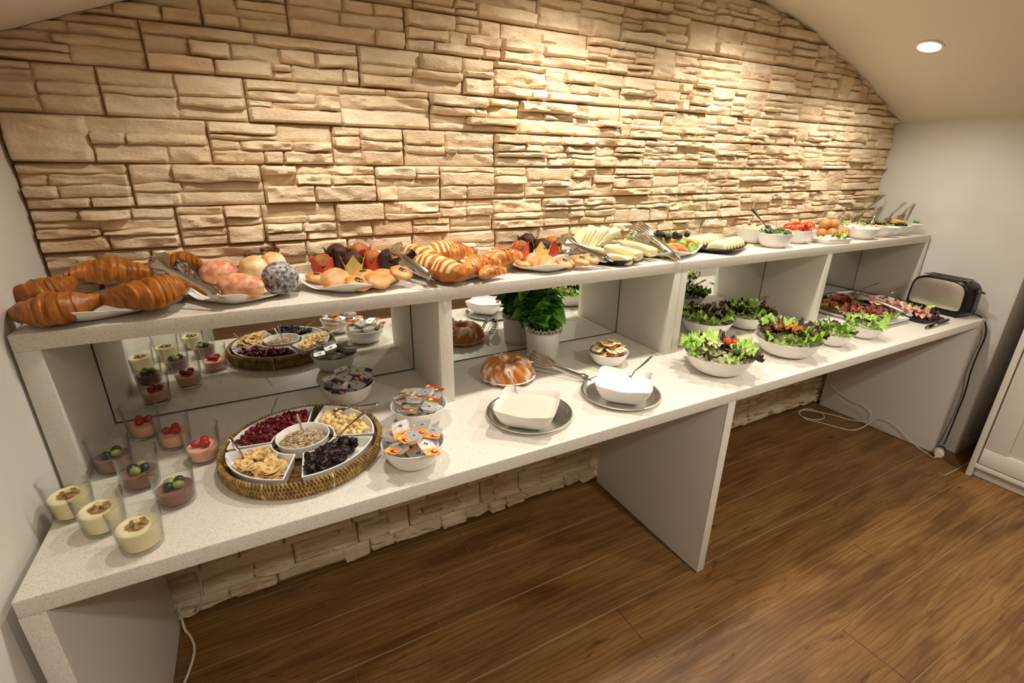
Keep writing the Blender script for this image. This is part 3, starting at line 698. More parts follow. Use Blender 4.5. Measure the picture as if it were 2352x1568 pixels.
for li, (z, n, rr) in enumerate([(.014, 3, .018), (.030, 6, .040), (.048, 6, .048), (.064, 4, .022)]):
    for i in range(n):
        o = he if first else copy_tree(he); first = False; t = 2 * pi * i / n + li * .5
        o.location = (hb[0] + rr * cos(t), hb[1] + rr * sin(t), H1 + z); o.rotation_euler = (q.uniform(-.3, .3), q.uniform(-.3, .3), q.uniform(0, 6.3)); o.scale = (1.1,) * 3
        tag(o, 'yellow lidded honey portion in the bowl beside the divider, %s, %s' % (LAY[li], whr(t)), 'honey portion', 'honey portions')

# ---- bundt cake on a plate
bp_ = Vector((1.130, -.238, H1))
MBP = MB().add(dish([(0, .001), (.052, .001), (.056, 0), (.062, .001), (.094, .013), (.096, .0145), (.093, .0155), (.062, .005), (0, .004)], n=56))
tag(MBP.build('round_plate', CERAM, None, bp_), 'round white plate under the bundt cake', 'plate')
v, f = [], []; NA, NBp = 168, 26
for j in range(NA):
    t = 2 * pi * j / NA
    for i in range(NBp):
        s = i / (NBp - 1); ph = -pi * .5 + pi * 1.42 * s if 0 else pi * s
        # section: from inner bottom over the crown to the outer bottom
        r = .052 - .036 * cos(ph) * (1 - 0 * s) + .002; z = .064 * sin(ph) ** .66 if 0 < i < NBp - 1 else 0
        if ph > pi / 2: r = .045 + .038 * (-cos(ph)) + .004 * (1 - z / .064)
        else: r = .045 - .027 * cos(ph); z = .064 * sin(ph) ** .36 if i else 0
        fl = max(0, -cos(ph) * .9 + .35); sw_ = t + z * 7
        r += .0095 * fl * (abs(sin(sw_ * 7)) ** .8 - .6); z *= 1 - .08 * (1 - abs(sin(sw_ * 7))) * min(1, fl + .2)
        v.append((r * cos(t), r * sin(t), z))
for j in range(NA):
    w_ = (j + 1) % NA
    for i in range(NBp - 1): f.append((j * NBp + i, w_ * NBp + i, w_ * NBp + i + 1, j * NBp + i + 1))
    f.append((j * NBp + NBp - 1, w_ * NBp + NBp - 1, w_ * NBp, j * NBp))
CAKE = mat('bundt_crust', '#bb7430', '#f1dcc0', rough=.6, sc=24, lo=.50, hi=.62, stretch=(1, 1, .55), bump=.2, bsc=120)
tag(MB().add((v, f)).build('bundt_cake', CAKE, None, bp_ + Vector((0, 0, .005)), (0, 0, .3), sharp=1.2), 'fluted bundt cake dusted with icing sugar on a round plate', 'cake')
# ---- tongs
def tongs_mesh(L=.26, open_=.045, paddle=.030, mats=STEEL, fingers=0, neck=.0075, handle=.013, name='tongs'):
    """hinge at the origin, jaws towards +x"""
    b = MB()
    for s in (-1, 1):
        n = 26; V = []; F = []; m = 8
        for i in range(n + 1):
            u = i / n; x = L * u
            if u < .1: w = handle * (.55 + 4.5 * u)
            elif u < .6: w = handle + (neck - handle) * ((u - .1) / .5) ** .8
            else: w = neck + (paddle - neck) * sin(min(1, (u - .6) / .27) * pi / 2) ** 1.3
            if u > .9: w *= sqrt(max(.03, 1 - ((u - .9) / .1) ** 2 * .97))
            z = s * (.008 + open_ * .5 * sin(u * pi * .62) ** 1.0) * (1 if u > .04 else u / .04)
            if u > .84: z -= s * (u - .84) * .09
            dp = (.25 if u < .6 else .55) * w
            sc_ = 1 + (.0 if u < .66 else .0)
            for k in range(m + 1):
                q = -1 + 2 * k / m; rip = .0022 * cos(q * pi * 2.5) * min(1, max(0, (u - .62) * 5)) if fingers else 0
                ln = x + (.010 * cos(q * pi * 2.5) * max(0, (u - .9) * 10) if fingers else 0)
                V.append((ln, w * q, z - s * dp * q * q + rip))
        o = len(V)
        V += [(x, y, z + s * .0016) for x, y, z in V]
        for i in range(n):
            for k in range(m):
                a = i * (m + 1) + k; F.append((a, a + 1, a + m + 2, a + m + 1)); F.append((o + a, o + a + m + 1, o + a + m + 2, o + a + 1))
        for i in range(n):
            for k in (0, m):
                a = i * (m + 1) + k; F.append((a, a + m + 1, o + a + m + 1, o + a))
        for k in range(m):
            for i in (0, n):
                a = i * (m + 1) + k; F.append((a, a + 1, o + a + 1, o + a))
        b.add((V, F))
    b.add(tube(spline([(.010, 0, .006), (-.004, 0, .005), (-.009, 0, 0), (-.004, 0, -.005), (.010, 0, -.006)], 5), .0075, 10, up=(0, 1, 0), flat=.2))
    return b.mesh(name, mats)
def claw_mesh(L=.24, name='tongs'):
    """tongs with separate prongs"""
    b = MB()
    for s in (-1, 1):
        base = [(0, 0, s * .004), (.03, 0, s * .012), (L * .4, 0, s * .018), (L * .58, 0, s * .02)]
        b.add(tube(spline(base, 5), [.012] * 5 + [.010] * 5 + [.0085] * 6, 12, flat=.28))
        for k in (-2, -1, 0, 1, 2):
            b.add(tube(spline([(L * .53, k * .0022, s * .02), (L * .68, k * .0085, s * .026), (L * .86, k * .0105, s * .025), (L * (1 - .02 * abs(k)), k * .0095, s * .012)], 5), [.0035] * 5 + [.0042] * 5 + [.0038] * 5 + [.0015], 7, flat=.55))
    b.add(tube(spline([(.008, 0, .006), (-.006, 0, .004), (-.009, 0, 0), (-.006, 0, -.004), (.008, 0, -.006)], 5), .010, 10, up=(0, 1, 0), flat=.2))
    return b.mesh(name, STEEL)
def place_tongs(me, hinge, jaw, L, label, wd=(.35, .15, .9)):
    a, b = Vector(hinge), Vector(jaw); d = b - a; X = d.normalized(); W_ = Vector(wd); Y = (W_ - X * W_.dot(X)).normalized(); Z = X.cross(Y)
    o = link(me, 'serving_tongs', None, a, Matrix((X, Y, Z)).transposed().to_euler()); o.scale = (d.length / L, 1, 1); return tag(o, label, 'tongs')
TG1, TG2, TG3 = tongs_mesh(fingers=1), claw_mesh(), tongs_mesh(paddle=.026, open_=.03)
place_tongs(claw_mesh(.24), (1.352, -.387, H1 + .012), (1.2290, -0.2002, 0.8000), .24, 'polished steel tongs with curved prongs beside the bundt cake', wd=(.3, .3, .9))

# ---- basil in a lace edged pot
pb = Vector((1.333, -.130, H1))
pot = empty('potted_basil', pb, label='green basil plant in a white lace-edged metal pot', cat='plant')
POT = mat('pot_enamel', '#e4ded2', rough=.35)
MB().add(dish([(0, 0), (.054, 0), (.056, .002), (.065, .105), (.064, .105), (.054, .004), (0, .003)], n=56)).build('pot', POT, pot)
MB().add(dish([(0, .085), (.05, .092), (.0615, .09), (.0615, .08), (0, .08)], n=32)).build('soil', mat('soil', '#2a1c10', '#3f2c18', rough=.95, sc=80, bump=1), pot)
lc = MB(); NP = 14
for i in range(NP):
    t0 = 2 * pi * i / NP
    def on(a, z): r = .0652 + (z - .105) * .09; return (r * cos(t0 + a / .065), r * sin(t0 + a / .065), z)
    for dx, dz, an in ((0, .010, 0), (-.0065, .006, .8), (.0065, .006, -.8), (-.0045, .000, 1.9), (.0045, .000, -1.9)):
        pts = []
        for k in range(9):
            q = 2 * pi * k / 8; lx, lz = .0028 * sin(q), .0052 * cos(q) + .004
            pts.append(on(dx + lx * cos(an) - lz * sin(an), .109 + dz + lx * sin(an) + lz * cos(an)))
        lc.add(tube(pts, .0011, 5, cap=False))
    lc.add(tube([on(0, .104), on(0, .112)], .0012, 5)); lc.add(tube([on(-.0142, .104), on(-.010, .110), on(-.0142, .113)], .0011, 5))
lc.add(tube([(.0652 * cos(2 * pi * k / 48), .0652 * sin(2 * pi * k / 48), .105) for k in range(49)], .0014, 5, cap=False))
tag(lc.build('lace_rim', POT, pot), kind='stuff')
LEAFM = [mat('basil_leaf_' + str(i), a, b_, rough=.38, sub=.06, subr=(.004, .008, .002), sc=40, spec=.5) for i, (a, b_) in enumerate((('#4c8c22', '#386f18'), ('#5f9e2c', '#478420'), ('#3c7a1c', '#2c6012')))]
def leaf_mesh(L=.05, w=.017, droop=.5, m=None):
    V = []; F = []; n, k = 9, 6
    for i in range(n + 1):
        u = i / n; ww = w * sin(pi * min(1, u * 1.0) ** .8) ** .75 if 0 < u < 1 else .0004
        for j in range(k + 1):
            q = -1 + 2 * j / k; V.append((L * u, ww * q, .35 * ww * abs(q) ** 1.3 * (1 if u < .8 else .5) - droop * L * u * u + .0012 * sin(u * 22) * abs(q)))
    for i in range(n):
        for j in range(k): a = i * (k + 1) + j; F.append((a, a + 1, a + k + 2, a + k + 1))
    return MB().add((V, F)).mesh('leaf', m)
LV = [leaf_mesh(L, w, d, LEAFM[i % 3]) for i, (L, w, d) in enumerate(((.050, .022, .35), (.044, .020, .1), (.054, .025, .5), (.036, .017, .0), (.056, .024, .75), (.048, .024, -.1)))]
rb = random.Random(12); STEMM = mat('basil_stem', '#5f8a34', rough=.5)
tips = []
for i in range(15):
    t = rb.uniform(0, 6.28); r0 = rb.uniform(.005, .035); r1 = rb.uniform(.02, .075); hh = rb.uniform(.17, .275)
    p = [(r0 * cos(t), r0 * sin(t), .085), (lerp := (r0 + r1) / 2) and (((r0 + r1) / 2) * cos(t), ((r0 + r1) / 2) * sin(t), .085 + (hh - .085) * .55), (r1 * cos(t + .2), r1 * sin(t + .2), hh)]
    sp = spline(p, 4); MB().add(tube(sp, .0018, 6)).build('stem', STEMM, pot); tips.append((sp, t))
for sp, t in tips:
    for li in range(4, len(sp)):
        for s in (0, 1):
            a = t + s * pi + li * 1.3 + rb.uniform(-.4, .4); P_ = sp[li]
            if P_.y + .045 * sin(a) > .080: a = -abs(a) % pi - pi
            z_ = min(P_.z, .285)
            link(LV[rb.randrange(6)], 'leaf', pot, (P_.x, min(P_.y, .055), z_), (rb.uniform(-.7, .7), rb.uniform(-.6, .7), a), rb.uniform(.85, 1.2))
# ---- steel platters with square bowls of yoghurt
def round_tray(x, y, R, label):
    pr = [(0, .001), (R - .018, .001), (R - .014, .0015), (R - .006, .010), (R - .002, .0115), (R, .0105), (R, .0125), (R - .003, .0135), (R - .008, .0125), (R - .015, .0035), (R - .019, .0025), (0, .0025)]
    o = MB().add(dish(pr, n=80)).build('steel_platter', PLATTER, None, (x, y, H1), sharp=.9); return tag(o, label, 'tray', 'round steel platters')
round_tray(1.068, -.497, .124, 'round polished steel platter under the pink yoghurt bowl')
round_tray(1.390, -.512, .124, 'round polished steel platter under the white yoghurt bowl')
def sq_bowl(x, y, rz, label, m, ylab, kind):
    t = .0035
    pr = [(0, .001), (.42, .001), (.45, 0), (.50, .001), (.68, .012), (.84, .029), (.95, .047, .003), (.985, .054, .005), (1, .057, .007), (.99, .0592, .007), (.965, .0575, .006), (.93, .046, .002), (.82, .029), (.66, .014), (.5, .008), (0, .007)]
    o = MB().add(dish(pr, .084, .084, 7.5, 96, ex_in=4.5)).build('square_bowl', CERAM, None, (x, y, H1 + .0028), (0, 0, rz), sharp=.8)
    tag(o, label, 'bowl', 'square yoghurt bowls')
    y_ = MB().add(dish([(0, .030), (.80, .030), (.930, .0475), (.9, .0485), (.7, .0485), (0, .0485)], .084, .084, 7.2, 64, ex_in=5)).build(kind, m, None, (x, y, H1 + .0028), (0, 0, rz))
    tag(y_, ylab, 'yoghurt', 'yoghurt in square bowls')
sq_bowl(1.041, -.533, radians(-41), 'square white bowl of pink yoghurt on a steel platter', mat('pink_yoghurt_bowl', '#f0cdba', rough=.3, sub=.15), 'pale pink yoghurt filling the nearer square bowl', 'yoghurt')
sq_bowl(1.379, -.538, radians(-44), 'square white bowl of plain white yoghurt on a steel platter', mat('white_yoghurt', '#f4f1ea', rough=.3, sub=.15), 'white yoghurt filling the square bowl nearer the divider', 'yoghurt')
stick(SPN, (1.0570, -0.4533, 0.7850), (1.0310, -0.4132, 0.8550), 'steel spoon leaning in the pink yoghurt', roll=.9, L=.15)
stick(SPN, (1.4068, -0.5030, 0.7850), (1.4895, -0.5418, 0.8650), 'steel spoon leaning in the white yoghurt')

# ================================================================== salad bowls on the lower counter
GL = [mat('green_lettuce_%d' % i, a, b_, rough=.45, sub=.08, subr=(.004, .008, .002), sc=22, spec=.4) for i, (a, b_) in enumerate((('#93bd45', '#b4d46c'), ('#a6ca58', '#c6de88'), ('#7aa636', '#9fc458')))]
RL = [mat('red_lettuce_%d' % i, a, b_, rough=.42, sc=16, spec=.4, lo=.35, hi=.7) for i, (a, b_) in enumerate((('#2e1416', '#4a2220'), ('#3a1a18', '#5c3c24'), ('#241012', '#46301e')))]
def lettuce_mesh(R=.035, sd=0, m=None, spread=2.6, nf=7):
    V = []; F = []; n, k = 7, 40; ph = sd * 1.7
    for i in range(n + 1):
        u = i / n
        for j in range(k + 1):
            a = -spread / 2 + spread * j / k
            lob = 1 + .16 * sin(a * nf + ph) + .07 * sin(a * nf * 2.7 + ph * 2); r = R * (.12 + .88 * u) * (1 + (lob - 1) * u)
            z = R * (.45 * u ** 1.6 + .20 * u * u * sin(a * nf * 1.45 + ph) + .11 * u ** 3 * sin(a * nf * 3.3 + ph * 3)) - .25 * R * u ** 3
            z += .1 * R * u * cos(a * 2 + ph)
            V.append((r * cos(a) - R * .3, r * sin(a), z))
    for i in range(n):
        for j in range(k): q = i * (k + 1) + j; F.append((q, q + 1, q + k + 2, q + k + 1))
    return MB().add((V, F)).mesh('lettuce_leaf', m, sharp=3)
LG = [lettuce_mesh(.036, i, GL[i % 3], 2.2 + .3 * (i % 3), 6 + i % 3) for i in range(6)]
LR = [lettuce_mesh(.036, i + 9, RL[i % 3], 2.2 + .35 * (i % 3), 4 + i % 3) for i in range(6)]
CORE = mat('salad_core', '#a9b866', '#e6e0bc', rough=.6, sc=50, bump=.5, bsc=120)
CREAM = mat('creamy_salad', '#e6dcc0', '#b9c07a', rough=.5, sc=110, bump=.6, bsc=260)
CARR = mat('grated_carrot', '#e08a2c', '#c96a1a', rough=.5, sc=160, island=.25)
TOM = mat('tomato', '#c8321a', '#e0603a', rough=.2, sc=12, sub=.1)
def salad(x, y, R, h, label, where, seed, ng, nr, cols=None, core=CORE, bias=None, ls=1.0, name='serving_bowl', rz=0, a=1, b=1, z=H1, zb=0):
    bowl((x, y, z), R, h, label, group='salad bowls', base=.5, a=a, b=b, rz=rz)
    q = random.Random(seed); ri = R * .93
    ob = MB().add(blob(R * .70 * a, R * .70 * b, h * .46, .12, 4, seed, 3, flat=-.35)).build('dressed_salad', core, None, (x, y, z + h * .52), (0, 0, rz))
    tag(ob, 'chopped salad heaped inside the %s' % where, 'salad', 'salad heaps', 'stuff')
    tot = ng + nr; ks = [1] * nr + [0] * ng; q.shuffle(ks)
    for i, kd in enumerate(ks):
        t = 2 * pi * i / (tot * (.62 if i < tot * .62 else .38)) + q.uniform(-.2, .2); inner = i >= tot * .62
        if bias is not None and kd and not inner: t = bias + q.uniform(-.9, .9)
        rr = ri * (.42 if inner else .88) * q.uniform(.85, 1.08)
        me = (LR if kd else LG)[q.randrange(6)]
        o = link(me, 'lettuce_leaf', None, (x + rr * a * cos(t), y + rr * b * sin(t), z + h * (1.12 if not inner else 1.34) + q.uniform(0, .006)), (q.uniform(-.35, .35), q.uniform(-.6, .05), t + q.uniform(-.4, .4)), R * 11.5 * q.uniform(.85, 1.2) * ls)
        tag(o, '%s lettuce leaf, %s %s, in the %s' % ('dark red' if kd else 'frilly green', 'inner' if inner else 'outer', whr(t), where), 'lettuce', ('red' if kd else 'green') + ' leaves in the ' + where)
    return q
B1, B2, B3, B4, B5, B6 = (1.826, -.512), (2.112, -.205), (2.352, -.225), (2.205, -.515), (2.475, -.535), (2.690, -.540)
salad(*B1, .117, .068, 'white salad bowl with feta and cherry tomato nearest the counter join', 'nearest left salad bowl', 1, 14, 8)
salad(*B2, .108, .065, 'white salad bowl full of dark leaves against the mirror at the join', 'salad bowl at the back left', 2, 10, 14)
salad(*B3, .108, .062, 'white salad bowl in front of the mirror beside the right divider', 'back salad bowl by the divider', 3, 13, 11)
salad(*B4, .118, .066, 'long white salad bowl with grated carrot near the counter edge', 'carrot salad bowl', 4, 14, 10)
salad(*B5, .070, .052, 'small white salad bowl with chives, third from the left at the counter edge', 'small chive salad bowl', 5, 10, 6, ls=1.15)
salad(*B6, .070, .052, 'small white salad bowl with pale dressing in front of the meat platter', 'small pale salad bowl', 6, 13, 4, core=CREAM, ls=1.15)
# toppings
for (dx, dy), s in (((.045, .02), 1), ((.058, .0), .7), ((-.02, .045), .6)):
    tag(MB().add(blob(.015 * s, .015 * s, .013 * s)).build('cherry_tomato', TOM, None, (B1[0] + dx, B1[1] + dy - .01, H1 + .100)), 'red cherry tomato on the nearest left salad bowl', 'tomato', 'cherry tomatoes')
fe = MB(); q = random.Random(4)
for i in range(60): fe.add(RB(.005, .004, .003, .4), 0, TM((B1[0] + q.gauss(0, .028), B1[1] + q.gauss(0, .024), H1 + .084 + q.uniform(0, .008)), (q.random(), q.random(), q.random() * 3), q.uniform(.6, 1.3)))
tag(fe.build('feta_crumbs', mat('feta', '#efe6cc', '#c4cf90', rough=.6, sc=90)), 'crumbled white feta with herbs on the nearest left salad bowl', 'cheese', kind='stuff')
ca = MB()
for i in range(170):
    t = q.uniform(0, 6.3); ca.add(tube([(0, 0, 0), (.011, .002, .001), (.022, 0, 0)], .0011, 4), 0, TM((B4[0] + q.gauss(0, .026), B4[1] + q.gauss(0, .022), H1 + .096 + q.uniform(0, .012)), (q.uniform(-.4, .4), q.uniform(-.4, .4), t)))
tag(ca.build('grated_carrot', CARR), 'grated orange carrot in the middle of the carrot salad bowl', 'carrot', kind='stuff')
cc = MB()
for i in range(22): cc.add(tube([(0, 0, 0), (0, 0, .026)], .0011, 5), 0, TM((B5[0] + q.gauss(0, .006), B5[1] + q.gauss(0, .005), H1 + .062), (q.gauss(0, .25), q.gauss(0, .25), 0)))
tag(cc.build('chives', mat('chive', '#3f7a22', rough=.5)), 'bundle of green chives standing in the small chive salad bowl', 'chives', kind='stuff')
cr_ = MB()
for i in range(26): cr_.add(tube([(0, 0, 0), (.009, .001, 0)], .0014, 4), 0, TM((B2[0] + q.gauss(0, .04), B2[1] - .03 + q.gauss(0, .03), H1 + .075 + q.uniform(0, .01)), (q.random(), q.random(), q.random() * 6)))
tag(cr_.build('carrot_sticks', CARR), 'small carrot shreds in the salad bowl at the back left', 'carrot', kind='stuff')
stick(SPN, (B1[0] + .02, B1[1] + .03, H1 + .085), (1.8682, -0.4790, 0.8850), 'steel spoon handle rising from the nearest left salad bowl')
stick(SPN, (B2[0] - .02, B2[1] - .01, H1 + .075), (2.1521, -0.2013, 0.8750), 'steel spoon leaning left in the dark leaf salad bowl')
stick(SPN, (B3[0] - .01, B3[1] + .01, H1 + .075), (2.4920, -0.2152, 0.8600), 'steel spoon in the back salad bowl beside the divider')
stick(SPN, (B4[0] - .05, B4[1] - .0, H1 + .080), (2.1332, -0.4756, 0.8950), 'steel spoon standing at the left of the carrot salad bowl')
stick(SPN, (B5[0] - .02, B5[1] - .0, H1 + .065), (2.4108, -0.5204, 0.8700), 'steel spoon in the small chive salad bowl')
stick(SPN, (B6[0] - .02, B6[1] - .0, H1 + .065), (2.6400, -0.5223, 0.8700), 'steel spoon in the small pale salad bowl')
ORD = ['first', 'second', 'third', 'fourth', 'fifth', 'sixth', 'seventh', 'eighth', 'ninth', 'tenth', 'eleventh', 'twelfth', 'thirteenth', 'fourteenth', 'fifteenth', 'sixteenth']

# ================================================================== cold cuts, sauces, toaster
HAM = mat('pink_ham', '#e0a088', '#eebfa6', rough=.4, sub=.15, sc=30); SAL = mat('salami', '#8e3a26', '#b5684a', rough=.4, sc=130); DRYH = mat('dry_ham', '#7c3b2a', '#a86048', rough=.4, sc=60)
def rect_platter(x, y, a, b, rz, label, m=CERAM, nm='rectangular_platter'):
    pr = [(0, .001), (.8, .001), (.83, 0), (.87, .002), (.985, .016), (1, .0175), (1, .019), (.98, .0185), (.86, .005), (0, .004)]
    return tag(MB().add(dish(pr, a, b, 9, 72, ex_in=8)).build(nm, m, None, (x, y, H1), (0, 0, rz)), label, 'platter')
rect_platter(2.995, -.345, .135, .185, 0, 'white rectangular platter of cold cuts between the divider and the toaster')
rect_platter(3.222, -.425, .078, .17, radians(-6), 'dark rectangular tray of ham slices in front of the toaster', BLACKC, 'dark_tray')
def slice_mesh(m, R, amp, k, nm):
    V = []; F = []; n, s = 6, 36
    for i in range(n + 1):
        u = i / n
        for j in range(s):
            t = 2 * pi * j / s; V.append((R * u * cos(t), R * u * sin(t) * .8, R * amp * u * (sin(t * k + u) + .5 * u * sin(t * (k + 3))) + .35 * R * u * u * sin(t) ** 2))
    for i in range(n):
        for j in range(s): q = (j + 1) % s; F.append((i * s + j, i * s + q, (i + 1) * s + q, (i + 1) * s + j))
    return MB().add((V, F)).mesh(nm, m, sharp=3)
HM = [slice_mesh(HAM, .034, .28, 3 + i, 'ham_slice') for i in range(3)]; DH = [slice_mesh(DRYH, .036, .3, 3 + i, 'cured_ham_slice') for i in range(3)]; SM = [slice_mesh(SAL, .026, .08, 2, 'salami_slice')]
q = random.Random(17)
for i in range(16):
    u = i / 15; tag(link(HM[i % 3], 'ham_slice', None, (3.225 - .01 * u + q.uniform(-.02, .02), -.30 - .24 * u, H1 + .026 + q.uniform(0, .012)), (q.uniform(-.7, .7), q.uniform(-.5, .5), q.uniform(0, 6)), q.uniform(.8, 1.1)), 'folded pink ham slice on the dark tray, %s from the back' % ORD[i], 'ham', 'ham slices')
for i in range(22):
    tag(link(DH[i % 3], 'cured_ham_slice', None, (q.uniform(2.90, 3.09), q.uniform(-.48, -.20), H1 + .022 + q.uniform(0, .018)), (q.uniform(-.5, .5), q.uniform(-.5, .5), q.uniform(0, 6)), q.uniform(.8, 1.1)), 'dark red cured ham slice on the white platter', 'ham', 'cured ham slices')
for i in range(14):
    tag(link(SM[0], 'salami_slice', None, (2.93 + .013 * i, -.215 - .012 * (i % 4), H1 + .024 + .002 * i), (.5, .4, q.uniform(0, 6)), 1.05), 'reddish salami slice in the fanned row on the white platter, %s from the left' % ORD[i], 'salami', 'salami slices')
for i, (x, y, k, s) in enumerate([(2.90, -.23, 0, 1.1), (2.93, -.19, 1, 1), (3.03, -.20, 1, 1.2), (3.06, -.17, 0, 1.0), (2.89, -.33, 0, .9), (3.24, -.57, 1, 1.3), (3.17, -.58, 1, 1.2), (3.29, -.53, 0, 1.3), (3.30, -.46, 0, 1.1), (3.00, -.50, 0, 1.2), (3.06, -.49, 0, 1.0), (3.10, -.44, 1, .9), (2.94, -.50, 0, .9)]):
    tag(link((LR if k else LG)[i % 6], 'lettuce_leaf', None, (x, y, H1 + .03), (q.uniform(-.3, .3), q.uniform(-.6, -.1), q.uniform(0, 6)), s), '%s lettuce leaf garnishing the cold cuts' % ('dark red' if k else 'frilly green'), 'lettuce', ('red' if k else 'green') + ' garnish leaves')
place_tongs(TG3, (3.06, -.535, H1 + .05), (3.06, -.27, H1 + .075), .26, 'dark steel tongs lying across the cold cuts', wd=(1, .2, .5))
# black handled serving knife
kn = empty('serving_knife', (3.12, -.612, H1 + .012), label='serving knife with black oval handle in front of the dark tray', cat='knife', rot=(0, 0, radians(2)))
MB().add(tube([(.05, 0, 0), (.08, 0, .001), (.13, 0, .002), (.16, 0, .001), (.168, 0, 0)], [.006, .0095, .0105, .008, .002], 12, flat=.6)).build('handle', BLACKP, kn)
MB().add(tube([(-.06, 0, -.008), (-.03, .002, -.007), (.02, 0, -.002), (.052, 0, 0)], [.004, .012, .010, .005], 10, flat=.12)).build('blade', STEEL, kn)
# sauce dishes
MUS = mat('mustard_sauce', '#d9c27a', '#c4a85a', rough=.3, sc=60); BARB = mat('red_sauce', '#6a1f12', '#4a120c', rough=.2, sc=60)
for (x, y), a, m, l1, l2 in (((3.265, -.165), .054, MUS, 'square white sauce dish of mustard sauce beside the mirror', 'yellow mustard sauce'), ((3.335, -.292), .047, BARB, 'square white sauce dish of dark red sauce beside the toaster', 'dark red sauce')):
    pr = [(0, .001), (.6, .001), (.64, 0), (.70, .002), (.93, .033), (1, .037), (.99, .0385), (.93, .0365), (.7, .008), (0, .006)]
    tag(MB().add(dish(pr, a, a * .85, 8, 64, ex_in=6)).build('sauce_dish', CERAM, None, (x, y, H1), (0, 0, radians(-12))), l1, 'dish', 'square sauce dishes')
    tag(MB().add(dish([(0, .02), (.8, .02), (.88, .029), (0, .0295)], a, a * .85, 7, 48)).build('sauce', m, None, (x, y, H1), (0, 0, radians(-12))), l2 + ' filling its square dish', 'sauce', 'sauces')
stick(SPN, (3.265, -.165, H1 + .034), (3.3409, -0.2676, 0.8500), 'steel spoon in the mustard sauce')
stick(SPN, (3.335, -.30, H1 + .034), (3.3803, -0.3452, 0.8400), 'steel spoon in the dark red sauce')
# toaster
to_ = empty('toaster', (3.468, -.492, H1), label='black and brushed steel long slot toaster at the right end of the counter', cat='toaster', rot=(0, 0, radians(-7)))
HL, HD, HT = .128, .058, .178
def tprof(s, n=56, z0=.006, drop=0):
    pts = []
    for i in range(n):
        t = 2 * pi * i / n; c, sn = cos(t), sin(t); e = 3.6 if sn > 0 else 9
        r = (abs(c) ** e + abs(sn) ** e) ** (-1 / e); y = HL * s * r * c; z = (HT - z0) / 2 * s * r * sn
        pts.append((y * (1 + .03 * (-sn)), z + (HT + z0) / 2))
    return pts
def slab(xs, ss, zs=None):
    v = []; f = []; k = 56
    for x, s in zip(xs, ss): v += [(x, y, z) for y, z in tprof(s)]
    for a in range(len(xs) - 1):
        for j in range(k): q2 = (j + 1) % k; f.append((a * k + j, a * k + q2, (a + 1) * k + q2, (a + 1) * k + j))
    f.append(tuple(reversed(range(k)))); f.append(tuple((len(xs) - 1) * k + j for j in range(k))); return v, f
MB().add(slab([-HD, -HD + .004, -HD + .012, 0, HD - .012, HD - .004, HD], [.93, .975, 1, 1.005, 1, .975, .93])).build('housing', BLACKP, to_, sharp=radians(30))
def steelp(x0, x1):
    k = 48; v = []; f = []
    for x, s_ in ((x0 - .006 * (x0 < 0), .55), (x0 - .0045 * (x0 < 0), .8), (x0, 1), (x1, 1), (x1 + .0045 * (x0 > 0), .8), (x1 + .006 * (x0 > 0), .55)):
        for i in range(k):
            t = 2 * pi * i / k; c, sn = cos(t), sin(t); e = 3.4 if sn > 0 else 12; r = (abs(c) ** e + abs(sn) ** e) ** (-1 / e)
            v.append((x, s_ * .112 * r * c * (1 + .02 * -sn), s_ * .068 * r * sn + .100))
    for a in range(5):
        for j in range(k): q2 = (j + 1) % k; f.append((a * k + j, a * k + q2, (a + 1) * k + q2, (a + 1) * k + j))
    f.append(tuple(reversed(range(k)))); f.append(tuple(5 * k + j for j in range(k))); return v, f
MB().add(steelp(-HD - .0035, -HD + .002)).build('steel_side', BRUSH, to_, sharp=radians(30)); MB().add(steelp(HD - .002, HD + .0035)).build('steel_side', BRUSH, to_, sharp=radians(30))
for x in (-.022, .022):
    MB().add(box(x - .010, x + .010, -.095, .095, HT - .001, HT + .0022)).build('slot_frame', STEEL, to_, bevel=.0008)
    MB().add(box(x - .0065, x + .0065, -.088, .088, HT + .0018, HT + .003)).build('slot', mat('slot_dark', '#050505', rough=.9), to_, bevel=0)
MB().add(tube([(0, -HL - .002, .135), (0, -HL - .018, .134), (0, -HL - .032, .131)], [.010, .012, .007], 12, flat=.45)).build('lever', BLACKP, to_)
MB().add(box(-.004, .004, -HL - .004, -HL + .006, .05, .15)).build('lever_track', mat('slot_dark2', '#020202', rough=.7), to_, bevel=.001)
MB().add(dish([(0, 0), (.012, 0), (.012, .01), (.010, .012), (0, .012)], n=28), 0, TM((0, -HL + .001, .04), (pi / 2, 0, 0))).build('dial', BLACKP, to_)
for x in (-.045, .045):
    for y in (-.1, .1): MB().add(dish([(0, 0), (.008, 0), (.007, .008), (0, .008)], n=16), 0, TM((x, y, -.0)))  .build('foot', BLACKP, to_)
# cables
CW = mat('white_cable', '#cfc4ae', rough=.5)
tag(MB().add(tube(spline([(3.478, -.6, H1 + .006), (3.52, -.625, H1 + .012), (3.552, -.655, H1 - .02), (3.566, -.672, .66), (3.556, -.672, .57), (3.553, -.672, .47), (3.572, -.675, .34), (3.567, -.675, .23), (3.545, -.68, .12), (3.515, -.685, .055)], 8), .0033, 8)).build('cord', BLACKP, to_), 'long black cord hanging down past the counter end')
bpy.context.view_layer.update()
for c_ in to_.children:
    if c_.name.startswith('cord'): c_.matrix_parent_inverse = to_.matrix_world.inverted(); crd = c_
so = empty('extension_socket', (3.468, -.692, .0), label='white plug socket of the extension cable lying on the floor', cat='socket', rot=(0, 0, radians(20)))
MB().add(dish([(0, -.026), (.016, -.026), (.021, -.020), (.023, 0), (.0225, .022), (0, .022)], n=32), 0, TM((.0, 0, .0235), (0, pi / 2, 0))).build('socket_body', mat('socket_plastic', '#d9d0bf', rough=.4), so)
